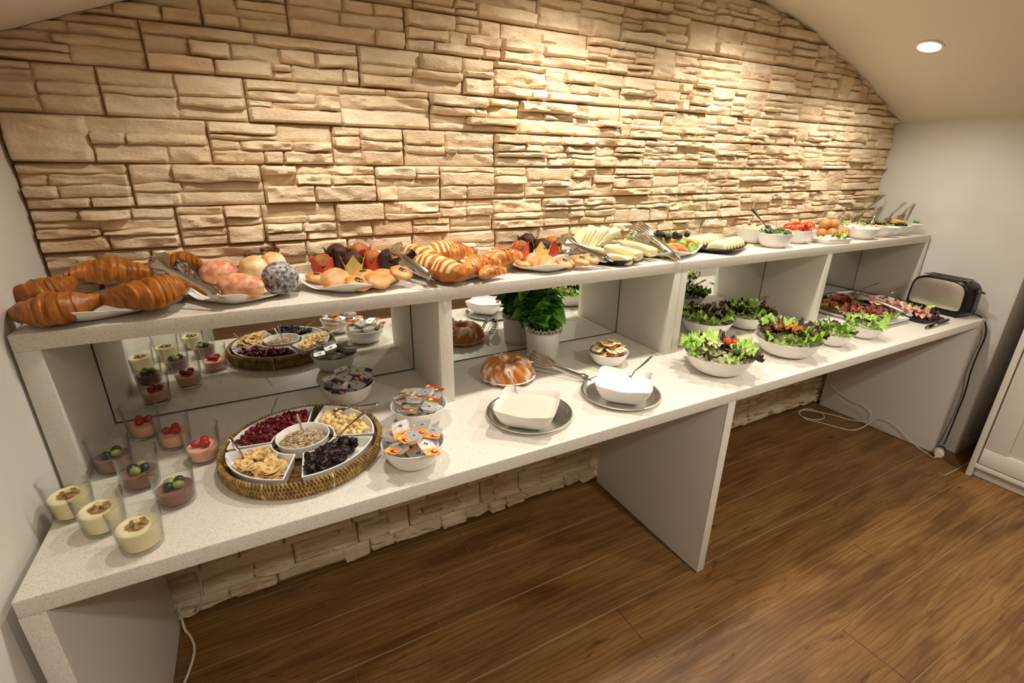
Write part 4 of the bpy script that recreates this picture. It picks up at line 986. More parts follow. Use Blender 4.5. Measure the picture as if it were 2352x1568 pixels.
tag(MB().add(dish([(0, -.02), (.010, -.02), (.017, -.006), (.018, .012), (0, .012)], n=24), 0, TM((3.508, -.684, .032), (0, pi / 2 + .5, .3))).build('plug', BLACKP, crd), 'black plug pushed into the white socket on the floor')
tag(MB().add(tube(spline([(3.44, -.70, .02), (3.42, -.69, .01), (3.445, -.64, .006), (3.462, -.56, .03), (3.466, -.49, .07), (3.466, -.42, .085), (3.462, -.372, .06), (3.42, -.345, .008), (3.33, -.33, .004), (3.29, -.27, .004), (3.255, -.195, .004), (3.22, -.13, .004), (3.25, -.06, .004), (3.34, -.05, .004), (3.38, -.10, .005), (3.34, -.17, .008), (3.26, -.17, .008), (3.22, -.10, .008), (3.30, -.06, .01), (3.40, -.16, .008), (3.45, -.26, .006), (3.462, -.33, .03), (3.468, -.345, .085), (3.468, -.30, .115), (3.468, -.22, .12), (3.47, -.12, .15), (3.47, -.06, .22), (3.46, -.052, .5), (3.46, -.052, .7)], 8), .0029, 7)).build('extension_cable', CW), 'thin white extension cable coiled on the floor under the right counter', 'cable')
tag(MB().add(tube(spline([(.105, -.06, .705), (.112, -.06, .45), (.120, -.06, .22), (.114, -.062, .10), (.095, -.066, .058), (.060, -.068, .052), (.045, -.064, .09)], 8), .0035, 7)).build('wall_cable', CW), 'white cable looping down the stone wall under the left counter', 'cable')
tag(MB().add(tube(spline([(.044, -.045, .09), (.050, -.075, .012), (.068, -.11, .0045), (.082, -.17, .0045), (.070, -.25, .0045), (.045, -.33, .0045), (.052, -.42, .0045)], 8), .0038, 7)).build('floor_cable', CW), 'thick white cable running along the floor beside the left end panel', 'cable')
tag(MB().add(tube([(3.30, -.768, .0012), (3.297, -.79, .0012), (3.36, -.793, .0012), (3.425, -.793, .0012), (3.56, -.795, .0012)], .0022, 5, flat=.4)).build('sealant_strip', mat('sealant', '#b9ae9b', rough=.6)), 'stray white strip of sealant on the floor beside the cabinet', 'sealant')

# ================================================================== upper shelf
Z2 = H2
CRO = mat('croissant_crust', '#b46c22', '#7e4614', rough=.38, sc=34, detail=7, lo=.38, hi=.68, bump=.5, bsc=60, spec=.4, stretch=(2.2, .7, .7))
CRI = mat('croissant_cream', '#efe2b8', rough=.4)
def croissant_mesh(L=.19, R=.045, bend=.035, seed=0, m=CRO, nm='croissant', ridges=3.4, tip=.30, stripes=None, ry=1, depth=.11):
    V = []; F = []; n, k = 110, 30; mi = []
    for i in range(n + 1):
        u = i / n; x = (u - .5) * L; env = tip + (1 - tip) * sin(pi * u) ** (1.0 if stripes is None else .8)
        if u < .02 or u > .98: env *= .55
        if i in (0, n): env = .02
        for j in range(k):
            t = 2 * pi * j / k; tw = .5 * sin(t + seed)
            g = (abs(u - .5) * 2) ** .8 * ridges + .3 * sin(seed + u * 9) + (.28 if not stripes else 0) * cos(t - 1.2 + seed) * (1 if u > .5 else -1); st_ = (g % 1)
            saw = 1 + depth * ((.5 - st_) - .5 * max(0, 1 - st_ * 7)) * (1 if .05 < u < .95 else 0); r = R * env * saw; cy = -bend * (1 - (2 * u - 1) ** 2)
            rr = r * (1 + .13 * noise.noise(Vector((u * 7 + tw * .3, cos(t) * 1.5 + seed * 5, sin(t) * 1.5))) + .02 * noise.noise(Vector((u * 30 + tw, cos(t) * 5 + seed * 5, sin(t) * 5))))
            z = rr * sin(t); z = z * (.72 if z < 0 else .95)
            V.append((x + .1 * R * tw * env, cy + rr * cos(t) * ry, z))
    for i in range(n):
        for j in range(k):
            q2 = (j + 1) % k; F.append((i * k + j, (i + 1) * k + j, (i + 1) * k + q2, i * k + q2)); mi.append(1 if stripes and int((i / n) * stripes * 2) % 2 and 2 < j < k // 2 - 1 and .08 < i / n < .92 else 0)
    b = MB(); b.add((V, F)); b.m = mi; return b.mesh(nm, m, sharp=radians(75))
CM = [croissant_mesh(seed=i, bend=.042 + .012 * i, ridges=3.2 + .5 * i) for i in range(3)]
def between(me, p0, p1, L, label, cat, group, nm, flip=1, roll=0, s=None, dz=0):
    a, b = Vector(p0), Vector(p1); d = b - a; o = link(me, nm, None, (a + b) / 2 + Vector((0, 0, dz)), (roll, -math.asin(max(-1, min(1, d.z / d.length))), atan2(d.y, d.x) + (pi if flip < 0 else 0)))
    k = s or d.length / L; o.scale = (d.length / L, k, k); return tag(o, label, cat, group)
PLA = dict(lift=.020, edge=.013)
pl = [((.127, -.172), 33, .142, .126, 'square white plate of croissants at the left end of the shelf'), ((.400, -.172), 33, .115, .112, 'square white plate of doughnuts beside the croissants'),
      ((.672, -.170), 33, .130, .118, 'square white plate of muffins and round buns'), ((.975, -.172), 30, .130, .118, 'square white plate of striped and almond pastries'), ((1.292, -.174), 28, .128, .115, 'square white plate of muffins and buns under the dark tongs')]
for (x, y), rz, a, b, lab in pl:
    tag(link(sqplate_mesh(a, b, **PLA), 'square_plate', None, (x, y, Z2), (0, 0, radians(rz))), lab, 'plate', 'square white plates')
zc = Z2 + .034
croi = [((-0.0189, -0.2633, 1.1330), (0.1412, -0.2710, 1.1470), 0, 1, 'front left, tip over the plate edge'), ((0.1304, -0.2815, 1.1490), (0.2892, -0.2004, 1.1550), 1, 1, 'front right, the largest one'),
        ((-0.0538, -0.1882, 1.1530), (0.0666, -0.1248, 1.1650), 2, 1, 'at the far left against the wall')]
for p0, p1, i, fl, w in croi:
    between(CM[i], p0, p1, .19, 'golden brown croissant %s' % w, 'croissant', 'croissants', 'croissant', fl)
between(CM[0], (.055, -.140, Z2 + .055), (.215, -.100, Z2 + .076), .19, 'golden brown croissant at the back in the middle', 'croissant', 'croissants', 'croissant', -1)
between(CM[1], (.03, -.055, Z2 + .045), (.15, -.050, Z2 + .06), .17, 'golden brown croissant hidden at the back left by the wall', 'croissant', 'croissants', 'croissant', -1)
cfe = between(CM[2], (.185, -.055, Z2 + .072), (.300, -.085, Z2 + .055), .16, 'golden brown croissant with cream showing at its top, at the back right', 'croissant', 'croissants', 'croissant', -1)
tag(MB().add(blob(.012, .009, .006, .2)).build('cream_spot', CRI, None, (.232, -.098, Z2 + .108)), 'blob of pale cream on the back right croissant', 'cream')
# doughnuts
DPK = mat('pink_glaze', '#d98058', '#efb999', rough=.4, sc=60, bump=.15, bsc=120); DPS = mat('doughnut_side', '#d69a54', '#e8bd80', rough=.5, sc=30)
DCH = mat('sugared_chocolate', '#3a3332', '#cfcac8', rough=.8, sc=110, detail=9, lo=.36, hi=.72, bump=.3, bsc=120); DBN = mat('split_bun', '#d9a062', '#f3d9ac', rough=.5, sc=22, lo=.4, hi=.6)
def dough(rx, ry, rz, m0, m1, seed, ring=True):
    V, F = blob(rx, ry, rz, .06, 1.6, seed, 4, fn=lambda x, y, z: 1 - (.05 * math.exp(-(z + .1) ** 2 * 40) if ring else 0), flat=-.75)
    b = MB().add((V, F)); b.m = [1 if -.45 < sum(V[i][2] for i in q2) / 3 / rz < -.02 else 0 for q2 in F]; return b.mesh('doughnut', [m0, m1], sharp=3)
dn = [((0.3955, -0.2622, 1.1450), (.056, .034, .034), DPK, DPS, 'oval pink glazed doughnut at the front of its plate', -.42), ((0.4856, -0.2312, 1.1510), (.044, .044, .043), DCH, DCH, 'round chocolate doughnut dusted white, tallest on the plate', 0),
      ((0.3317, -0.0677, 1.1410), (.044, .032, .030), DCH, DCH, 'dusted chocolate doughnut behind the tongs', -.3), ((.345, -.085, Z2 + .045), (.050, .034, .034), DPK, DPS, 'pink glazed doughnut at the back left of its plate', -.3),
      ((.428, -.115, Z2 + .055), (.036, .034, .034), DBN, DBN, 'split sugared bun with walnuts in the middle of the doughnuts', .2), ((.478, -.075, Z2 + .058), (.036, .030, .032), DBN, DBN, 'split cream bun with walnuts at the back of the doughnuts', .5), ]
for p, r, m0, m1, lab, rz in dn:
    tag(link(dough(*r, m0, m1, len(lab)), 'doughnut', None, p, (0, 0, rz)), lab, 'doughnut', 'doughnuts')
NUT = mat('walnut', '#6e4a26', '#4a2e14', rough=.6, sc=90)
for (x, y, z), n_ in (((.420, -.110, Z2 + .090), 7), ((.478, -.065, Z2 + .093), 9)):
    b = MB(); q = random.Random(n_)
    for i in range(n_): b.add(blob(.007, .005, .004, .6, 3, i, 2), 0, TM((q.gauss(0, .011), q.gauss(0, .006), q.uniform(0, .006)), (q.random() * 3, q.random() * 3, 0)))
    tag(b.build('walnut_pieces', NUT, None, (x, y, z)), 'walnut pieces on the %s split bun' % ('middle' if n_ == 7 else 'back'), 'nuts', None, 'stuff')
tag(MB().add(blob(.012, .010, .012, .25)).build('cream_puff_end', mat('cream_filling', '#d8c07a', rough=.5, sc=30), None, (0.3642, -0.2415, 1.1350)), 'small yellow blob of custard at the left tip of the front doughnut', 'custard')
# muffins in tulip papers
MUFB = mat('muffin_top', '#b06a2a', '#7c4218', rough=.6, sc=40, bump=.5, bsc=90); MUFC = mat('chocolate_muffin_top', '#35180e', '#4e2818', rough=.6, sc=40, bump=.6, bsc=90)
PAP = {'red': mat('red_paper', '#c8341c', '#e0573a', rough=.5, sc=12), 'yellow': mat('yellow_paper', '#e6cd74', '#d8b95a', rough=.5, sc=12), 'brown': mat('brown_paper', '#2e1a12', '#3f261a', rough=.5, sc=12), 'spotted': mat('spotted_paper', '#d8402a', '#f0cfc0', rough=.5, sc=70, lo=.6, hi=.62)}
def muffin(loc, pap, choc, label, rz=0, s=1.0, tilt=(0, 0)):
    e = empty('muffin', loc, label=label, cat='muffin', group='muffins in paper cases', rot=(tilt[0], tilt[1], rz)); e.scale = (s, s, s)
    MB().add(([((x, y, z)) for x, y, z in blob(.0275, .0275, .024, .18, 2.8, len(label), 3, flat=-.3)[0]], blob(.027, .027, .022, .14, 2.6, len(label), 3, flat=-.3)[1]), 0, TM((0, 0, .046))).build('muffin_top', MUFC if choc else MUFB, e, sharp=3)
    V = []; F = []; n, k = 8, 40
    for i in range(n + 1):
        u = i / n
        for j in range(k):
            t = 2 * pi * j / k; w = abs(((t * 4 / (2 * pi)) % 1) - .5) * 2; w = w ** 1.3; top = .036 + .030 * w
            r = .019 + .0095 * u + .006 * u * u * w + .0012 * cos(8 * t) * u; V.append((r * cos(t), r * sin(t), top * u))
    for i in range(n):
        for j in range(k): q2 = (j + 1) % k; F.append((i * k + j, i * k + q2, (i + 1) * k + q2, (i + 1) * k + j))
    F.append(tuple(reversed(range(k)))); MB().add((V, F)).build('paper_case', PAP[pap], e, sharp=radians(50))
z0 = Z2 + .006
for x, y, dz, pap, ch, sc_, lab in ((.602, -.105, 0, 'red', 0, 1.05, 'golden muffin in red paper at the left of the third plate'), (.652, -.062, .012, 'brown', 1, 1.15, 'chocolate muffin rising behind the red and yellow papers on the third plate'), (.684, -.118, .004, 'yellow', 1, 1.05, 'chocolate muffin in pale yellow paper on the third plate'),
        (.715, -.060, .014, 'spotted', 0, 1.1, 'muffin in red and white spotted paper at the back of the third plate'), (.745, -.100, .004, 'red', 0, 1.0, 'golden muffin in red paper between the yellow and brown papers'), (.785, -.128, .004, 'brown', 1, 1.05, 'dark chocolate muffin in brown paper at the right of the third plate'),
        (1.245, -.105, 0, 'spotted', 0, 1.05, 'muffin in spotted red paper at the left of the fifth plate'), (1.295, -.062, .012, 'brown', 1, 1.1, 'chocolate muffin at the back of the fifth plate'), (1.325, -.115, .004, 'yellow', 1, 1.05, 'chocolate muffin in yellow paper on the fifth plate'), (1.385, -.085, .004, 'red', 0, 1.05, 'golden muffin in red paper under the dark tongs')):
    muffin((x, y, z0 + dz), pap, ch, lab, x * 9, sc_)
# round buns with filling
BUN = mat('bun_crust', '#bd7a34', '#e4b678', rough=.45, sc=24, lo=.35, hi=.7, bump=.12, bsc=90); JAM = mat('poppy_filling', '#241c18', '#6e6258', rough=.3, sc=120)
def bun_meshes(seed):
    b = MB().add(blob(.036, .031, .0135, .10, 1.8, seed, 3, fn=lambda x, y, z: 1 - .35 * math.exp(-(x * x + y * y) * 9) * (z > 0))); return b.mesh('filled_bun', BUN, sharp=3)
BM = [bun_meshes(i) for i in range(3)]; FM = MB().add(blob(.013, .010, .0045, .5, 3, 3, 3)).mesh('filling', JAM)
def bun(loc, rot, label, i=0, s=1, fill=True):
    e = empty('filled_bun', loc, label=label, cat='bun', group='round filled buns', rot=rot); e.scale = (s, s, s); link(BM[i % 3], 'bun_body', e)
    if fill: link(FM, 'filling', e, (.002, .001, .0095))
bl_ = [((0.5771, -0.1548, 1.1310), (.2, .1, 0), 'small round bun at the left rim of the third plate', 0, .80, 1), ((0.6156, -0.2299, 1.1370), (.75, -.25, .2), 'large pale round bun leaning on the red muffin', 1, 1.08, 0), ((0.6651, -0.2740, 1.1310), (.35, .35, -.35), 'brown bun with dark filling at the front of the third plate', 2, .95, 1),
       ((0.6966, -0.1931, 1.1350), (.1, -.1, .5), 'bun with dark filling in the middle of the third plate', 0, .9, 1), ((0.7179, -0.2731, 1.1350), (.5, .2, -.4), 'pale bun lying flat in front of the brown muffin', 1, 1.0, 0), ((0.7419, -0.2574, 1.1390), (.45, .25, -.5), 'bun tucked behind the flat pale bun', 2, .9, 0), ((0.7863, -0.2594, 1.1450), (.3, .35, -.5), 'round bun at the right end of the third plate', 0, .9, 1),
       ((1.1816, -0.2342, 1.1350), (.2, .1, 0), 'bun with dark filling at the left of the fifth plate', 1, .8, 1), ((1.2230, -0.2396, 1.1410), (.8, -.3, .3), 'pale bun standing on edge on the fifth plate', 2, .9, 0), ((1.2496, -0.2604, 1.1370), (.7, -.2, -.3), 'cream topped bun in the middle of the fifth plate', 0, .9, 0),
       ((1.3191, -0.2659, 1.1310), (.4, .2, -.3), 'bun with dark filling at the front of the fifth plate', 1, .85, 1), ((1.3793, -0.2752, 1.1350), (.3, .2, -.4), 'wide bun at the right of the fifth plate', 2, .95, 1), ((1.4150, -0.2811, 1.1390), (.3, .3, -.6), 'bun at the far right rim of the fifth plate', 0, .85, 1)]
for p, r, lab, i, s, fl in bl_: bun(p, r, lab, i, s, fl)
# striped and almond pastries
STR = [mat('striped_crust', '#c47a30', '#a9601e', rough=.4, sc=14, bump=.1, bsc=80), mat('striped_pale', '#f2d49a', '#e6c080', rough=.5, sc=20)]
SB = [croissant_mesh(.15, .038, .012, 5 + i, STR, 'striped_pastry', 3, .5, 7, 1.0, .04) for i in range(2)]
for p0, p1, i, lab in (((0.8638, -0.1396, 1.1450), (0.9406, -0.2842, 1.1410), 0, 'striped sweet bun at the front left of the fourth plate'), ((0.8646, 0.0040, 1.1550), (0.9230, -0.1888, 1.1530), 1, 'striped sweet bun at the back left of the fourth plate'), ((.915, -.065, Z2 + .050), (1.03, -.045, Z2 + .055), 0, 'striped sweet bun rising highest at the back of the fourth plate'), ((0.9046, -0.2008, 1.1410), (0.9394, -0.3360, 1.1390), 1, 'striped sweet bun with rolled end at the front of the fourth plate')):
    between(SB[i], p0, p1, .15, lab, 'pastry', 'striped pastries', 'striped_pastry', 1, s=1.05)
ALM = mat('almond_pastry_crust', '#b86e28', '#d99a50', rough=.38, sc=20, bump=.3, bsc=60); FLK = mat('almond_flake', '#f0d8a4', rough=.5)
AB = [croissant_mesh(.13, .036, .03, 15 + i, ALM, 'almond_pastry', 4, .5, None, 1.0, .2) for i in range(2)]; AF = MB().add(dish([(0, 0), (.8, 0), (1, .0004), (.8, .0009), (0, .0009)], .0075, .0042, 2, 12)).mesh('almond_flake', FLK)
for n_, (p0, p1, i, lab) in enumerate((((0.9565, -0.3106, 1.1410), (1.0929, -0.2426, 1.1410), 0, 'almond pastry at the front of the fourth plate'), ((1.0550, -0.2605, 1.1500), (1.1864, -0.2106, 1.1500), 1, 'almond pastry at the right of the fourth plate'), ((.985, -.115, Z2 + .045), (1.07, -.085, Z2 + .05), 0, 'almond pastry at the back of the fourth plate'), ((0.9946, -0.3305, 1.1290), (1.0922, -0.2884, 1.1310), 1, 'flat almond pastry with pale centre at the front rim of the fourth plate'))):
    o = between(AB[i], p0, p1, .13, lab, 'pastry', 'almond pastries', 'almond_pastry', -1, s=1.0 if n_ < 3 else .6); q = random.Random(n_ + 40)
    for k in range(12):
        u, t = q.uniform(-.32, .32), q.uniform(-.9, .9); rr = .0345 * (1 - (u * 2.2) ** 2 * .35)
        link(AF, 'almond_flake', o, (u * .13, -.03 * (1 - (2 * u) ** 2) + rr * sin(t), rr * cos(t) * .97), (-t + q.uniform(-.2, .2), q.uniform(-.3, .3), q.uniform(0, 3)), 1.1)
# black platters of melon
def black_platter(x, y, a, b, rz, lab):
    pr = [(0, .001), (.7, .001), (.74, 0), (.80, .002), (.95, .010, .006), (1, .013, .010), (1.0, .015, .010), (.94, .0125, .006), (.8, .005), (0, .004)]
    return tag(MB().add(dish(pr, a, b, 7, 72, ex_in=5)).build('black_platter', BLACKC, None, (x, y, Z2), (0, 0, radians(rz))), lab, 'platter', 'black platters')
black_platter(1.575, -.168, .125, .118, 30, 'black square platter of honeydew melon sticks'); black_platter(2.13, -.175, .13, .105, 26, 'black platter of sliced green melon beside the fruit plate')
MEL = mat('melon_flesh', '#f3e8ba', '#ecdfa4', rough=.3, sub=.2, sc=20); MRD = mat('melon_rind', '#b9c46a', '#9aae4c', rough=.4, sc=20)
def melon_stick(L, w, h):
    b = MB(); V, F = RB(L / 2, w / 2, h / 2, .12); b.add((V, F)); b.m = [1 if sum(V[i][2] for i in q2) / len(q2) < -h * .44 else 0 for q2 in F]; return b.mesh('melon_stick', [MEL, MRD], sharp=radians(35))
def wedge_mesh(L=.075, H=.032, W=.018, mats=None, nm='melon_slice', rind=(3, 4)):
    V = []; F = []; mi = []; n, k = 16, 8
    for i in range(n + 1):
        t = -1 + 2 * i / n; c = sqrt(max(0, 1 - t * t)); x = L * t
        zt = H * c; zi = H * .18 * c
        ring = [(0, zi), (W * .5 * c, zi + (zt - zi) * .3), (W * .9 * c, zi + (zt - zi) * .75), (W * .5 * c, zt), (0, zt * 1.02), (-W * .5 * c, zt), (-W * .9 * c, zi + (zt - zi) * .75), (-W * .5 * c, zi + (zt - zi) * .3)]
        V += [(x, y, z) for y, z in ring]
    for i in range(n):
        for j in range(k): q2 = (j + 1) % k; F.append((i * k + j, i * k + q2, (i + 1) * k + q2, (i + 1) * k + j)); mi.append(1 if j in rind else 0)
    b = MB().add((V, F)); b.m = mi; return b.mesh(nm, mats, sharp=radians(60))
MS = melon_stick(.13, .040, .034); MS2 = melon_stick(.10, .034, .028)
for p0, p1, me, lab in (((1.5337, -0.2170, 1.1250), (1.5652, -0.3069, 1.1230), MS2, 'short honeydew stick with green rind at the front of the black platter'), ((1.5684, -0.1629, 1.1450), (1.6010, -0.3119, 1.1390), MS, 'long honeydew stick in the middle of the black platter'), ((1.6915, -0.1075, 1.1450), (1.6948, -0.2794, 1.1390), MS, 'long honeydew stick at the right of the black platter'), ((1.5408, -0.0633, 1.1250), (1.5773, -0.1991, 1.1250), MS, 'honeydew stick beneath the others on the black platter')):
    between(me, p0, p1, .13 if me is MS else .10, lab, 'melon', 'honeydew sticks', 'melon_stick', 1, s=1)
ML = wedge_mesh(.062, .05, .016, [MEL, MRD], 'melon_slice')
for i in range(9):
    x = 1.485 + .022 * i; lean = .0 if i > 4 else .35
    tag(link(MS, 'melon_slice', None, (x, -.105 + .006 * i, Z2 + .058 + .004 * (i % 3)), (.2, -1.05 + .09 * i, .25), (.74 + .06 * (i % 3), 1.0, .85)), 'upright pale honeydew stick on the black platter, %s from the left' % ORD[i], 'melon', 'upright honeydew sticks')
for i in range(13):
    row = i // 7; u = (i % 7) / 6
    tag(link(ML, 'melon_slice', None, (2.065 + .165 * u - .02 * row, -.235 + .10 * row + .045 * u, Z2 + .010 + .004 * row), (-.55, 0, radians(-55)), (.62, .95, .82)), 'curved melon slice, %s row of the right black platter, %s from left' % (('back' if row else 'front'), ORD[i % 7]), 'melon', 'curved melon slices')
# fruit plate
tag(link(sqplate_mesh(.145, .115, **PLA), 'square_plate', None, (1.865, -.158, Z2), (0, 0, radians(24))), 'square white plate of grapes, papaya and kiwi', 'plate', 'square white plates')
PAPA = mat('papaya', '#ee9448', '#f2b070', rough=.3, sub=.2, sc=20); PAPS = mat('papaya_core', '#c23a1a', rough=.3)
PW = wedge_mesh(.055, .036, .014, [PAPA, PAPS], 'papaya_slice', (0, 7))
for i, (x, y, rz) in enumerate(((1.80, -.215, -.5), (1.845, -.225, -.35), (1.83, -.15, -.2), (1.71, -.15, .3), (1.93, -.145, -.4), (1.97, -.185, -.3))):
    tag(link(PW, 'papaya_slice', None, (x, y, Z2 + .012), (-.5, .0, rz), 1.1), 'orange papaya slice %s' % ('at the front rim of the fruit plate', 'second from the front of the fruit plate', 'in the middle of the fruit plate', 'under the silver tongs', 'at the back of the fruit plate', 'at the right of the fruit plate')[i], 'papaya', 'papaya slices')
q = random.Random(33)
GGL = mat('pale_grape', '#a9b060', '#8d9a48', rough=.22, sub=.25, sc=40); GG2 = MB().add(blob(.0135, .0115, .0115, .03)).mesh('green_grape', GGL); BG2 = MB().add(blob(.0125, .0115, .0115, .03)).mesh('dark_grape', BGR)
for i in range(54):
    x = q.uniform(1.77, 1.98); y = q.uniform(-.17, -.06); tag(link(GG2, 'green_grape', None, (x, y, Z2 + .026 + .024 * q.random() + (.020 if y > -.12 else 0)), (q.random() * 3, q.random() * 3, q.random() * 3)), 'pale green grape on the fruit plate', 'grape', 'green grapes on the fruit plate')
for i in range(12):
    x = q.gauss(1.885, .035); y = q.gauss(-.155, .022); tag(link(BG2, 'dark_grape', None, (x, y, Z2 + .062 + .014 * q.random()), (q.random() * 3, 0, q.random() * 3)), 'dark blue grape on the fruit plate', 'grape', 'dark grapes on the fruit plate')
KW = MB().add(blob(.022, .018, .018, .12, 2, 4, 3, flat=-.1)).mesh('kiwi_piece', mat('kiwi', '#8fae42', '#dfe3a8', rough=.35, sc=50, lo=.5, hi=.7))
for i, (x, y, z) in enumerate(((1.945, -.215, .022), (1.975, -.20, .028), (1.925, -.185, .035), (1.77, -.235, .02), (1.785, -.185, .03), (1.725, -.09, .035))):
    tag(link(KW, 'kiwi_piece', None, (x, y, Z2 + z), (q.random() * 2, q.random() * 2, q.random() * 3)), 'cut green kiwi %s' % ('at the front right of the fruit plate', 'at the right rim of the fruit plate', 'behind the front kiwi on the fruit plate', 'beside the tongs on the fruit plate', 'in the middle left of the fruit plate', 'at the far left of the fruit plate')[i], 'kiwi', 'kiwi pieces')
# tongs on the plates
place_tongs(tongs_mesh(.17, .075, .032, fingers=1), (.350, -.300, Z2 + .032), (.232, -.125, Z2 + .085), .17, 'steel serving tongs propped between the croissants and doughnuts', wd=(.55, .2, .8))
place_tongs(tongs_mesh(.17, .075, .030), (.852, -.315, Z2 + .030), (.815, -.130, Z2 + .075), .17, 'steel serving tongs propped on the muffin plate', wd=(.6, .1, .8))
place_tongs(tongs_mesh(.20, .06, .030, fingers=1), (1.470, -.305, Z2 + .030), (1.375, -.150, Z2 + .075), .20, 'dark steel tongs propped on the fifth plate', wd=(.5, .1, .85))
place_tongs(claw_mesh(.23), (1.772, -.312, Z2 + .018), (1.73, -.105, Z2 + .105), .23, 'silver tongs with curved prongs leaning between melon and fruit', wd=(.8, .1, .6))
# vegetable bowls at the right
def ubowl(x, y, R, h, label, a=1, b=1, ex=2, rz=0, base=.55): return bowl((x, y, Z2), R, h, label, group='vegetable bowls', a=a, b=b, ex=ex, rz=rz, base=base)
ubowl(2.455, -.112, .078, .068, 'white bowl of yellow cheese salad with red pieces at the back, left of the cucumber', ex=3)
tag(MB().add(blob(.066, .066, .022, .22, 4, 2, 3, flat=-.3)).build('cheese_salad', mat('cheese_salad', '#e9cf8e', '#f3e2b4', rough=.5, sc=60, bump=.5, bsc=120), None, (2.455, -.112, Z2 + .062)), 'yellow shredded cheese salad heaped in the back bowl', 'salad', None, 'stuff')
REDP = mat('red_pepper', '#c8361a', '#a82410', rough=.3, sc=30)
for i, (dx, dy) in enumerate(((-.05, .0), (-.035, -.03), (0, -.02), (.03, .02))): tag(MB().add(blob(.010, .006, .004, .4, 2, i, 2)).build('pepper_piece', REDP, None, (2.455 + dx, -.112 + dy, Z2 + .083)), 'small red pepper piece on the cheese salad, %s from the left' % ORD[i], 'pepper', 'pepper pieces')
CUCS, CUCF = mat('cucumber_skin', '#2f5a1c', '#4c7a2c', rough=.35, sc=40), mat('cucumber_flesh', '#d3dfa0', '#bfd086', rough=.35, sc=30)
CUM = MB().add(dish([(0, -.0022), (1, -.0022)], .021, .021, n=24), 1).add(dish([(1, -.0022), (1.03, 0), (1, .0022)], .021, .021, n=24)).add(dish([(1, .0022), (0, .0022)], .021, .021, n=24), 1).mesh('cucumber_slice', [CUCS, CUCF], sharp=.6)
ubowl(2.425, -.232, .077, .060, 'white bowl of cucumber slices at the shelf edge', b=.9)
for i in range(22):
    t = q.uniform(0, 6.3); r = q.uniform(0, .052); tag(link(CUM, 'cucumber_slice', None, (2.425 + r * cos(t), -.232 + r * sin(t), Z2 + .050 + .016 * i / 22), (q.uniform(-.8, .8), q.uniform(-.8, .8), q.uniform(0, 6)), 1.0), 'green rimmed cucumber slice in the bowl at the shelf edge', 'cucumber', 'cucumber slices')
ubowl(2.635, -.195, .068, .058, 'white bowl of tomato wedges beside the eggs', ex=3)
TW = wedge_mesh(.030, .024, .011, [mat('tomato_flesh', '#e2653a', '#f08a5c', rough=.25, sc=40), TOM], 'tomato_wedge')
for i in range(20):
    t = q.uniform(0, 6.3); r = q.uniform(0, .050); tag(link(TW, 'tomato_wedge', None, (2.635 + r * cos(t), -.195 + r * sin(t), Z2 + .050 + .022 * i / 20), (q.uniform(-.9, .9), q.uniform(-.4, .4), q.uniform(0, 6)), 1.05), 'red tomato wedge in the bowl beside the eggs', 'tomato', 'tomato wedges')
EGG = mat('brown_eggshell', '#c9854a', '#d99a60', rough=.45, sc=60)
EM = MB().add(([(x, y, z * (1.25 if z > 0 else 1.02)) for x, y, z in blob(.0235, .0235, .0235, sub=3)[0]], ico(3)[1])).mesh('brown_egg', EGG)
ubowl(2.905, -.160, .105, .026, 'low white dish holding the brown eggs', b=.85, base=.75)
eg = [((2.83, -.19), .030, 0), ((2.885, -.205), .030, 0), ((2.94, -.215), .030, 0), ((2.995, -.20), .030, 0), ((2.86, -.145), .032, 0), ((2.915, -.155), .034, 0), ((2.965, -.150), .033, 0), ((2.865, -.175), .070, 1), ((2.925, -.185), .070, 1), ((2.80, -.135), .032, 0)]
for i, ((x, y), z, t_) in enumerate(eg):
    tag(link(EM, 'brown_egg', None, (x, y, Z2 + z), (q.uniform(.9, 1.5), 0, q.uniform(0, 6))), 'brown boiled egg %s' % ('on top of the pile, %s' % ('left one' if i == 7 else 'right one') if t_ else 'in the lower layer of the pile, %s' % ['at the front left', 'second from the left in front', 'third from the left in front', 'at the front right', 'behind the left one', 'in the middle behind', 'behind the right one', '', '', 'farthest left'][i]), 'egg', 'brown eggs')
rp_ = MB().add(dish([(0, .001), (.8, .001), (.84, 0), (1, .019), (1, .021), (.97, .02), (.82, .005), (0, .004)], .085, .05, 8, 56, ex_in=7)).build('rectangular_dish', CERAM, None, (2.79, -.262, Z2), (0, 0, radians(-8)))
tag(rp_, 'small rectangular white dish of chopped salad in front of the eggs', 'dish')
tag(MB().add(blob(.068, .038, .018, .25, 4, 6, 3, flat=-.3)).build('chopped_salad', mat('chopped_salad', '#e6e0c4', '#b9c88a', rough=.5, sc=70, bump=.5, bsc=130), None, (2.78, -.262, Z2 + .016), (0, 0, radians(-8))), 'pale chopped salad heaped on the small rectangular dish', 'salad', None, 'stuff')
for i, (x, y, s) in enumerate(((2.85, -.285, .8), (2.865, -.26, .85), (2.80, -.29, .7), (2.83, -.25, .7))): tag(link(LG[i], 'lettuce_leaf', None, (x, y, Z2 + .030), (q.uniform(-.3, .3), q.uniform(-.5, 0), q.uniform(0, 6)), s), 'frilly green lettuce leaf on the small rectangular dish', 'lettuce', 'leaves on the small dish')
for i in range(5): tag(MB().add(blob(.010, .005, .004, .4, 2, i, 2)).build('pepper_piece', REDP, None, (2.74 + .028 * i, -.262 + q.uniform(-.02, .02), Z2 + .036)), 'small red pepper piece on the chopped salad, %s from the left' % ORD[i], 'pepper', 'pepper pieces')
ubowl(3.07, -.238, .076, .052, 'white bowl of white cottage cheese right of the eggs', base=.6)
COT = mat('cottage_cheese', '#f1ece0', rough=.5, bump=.6, bsc=160, sc=50)
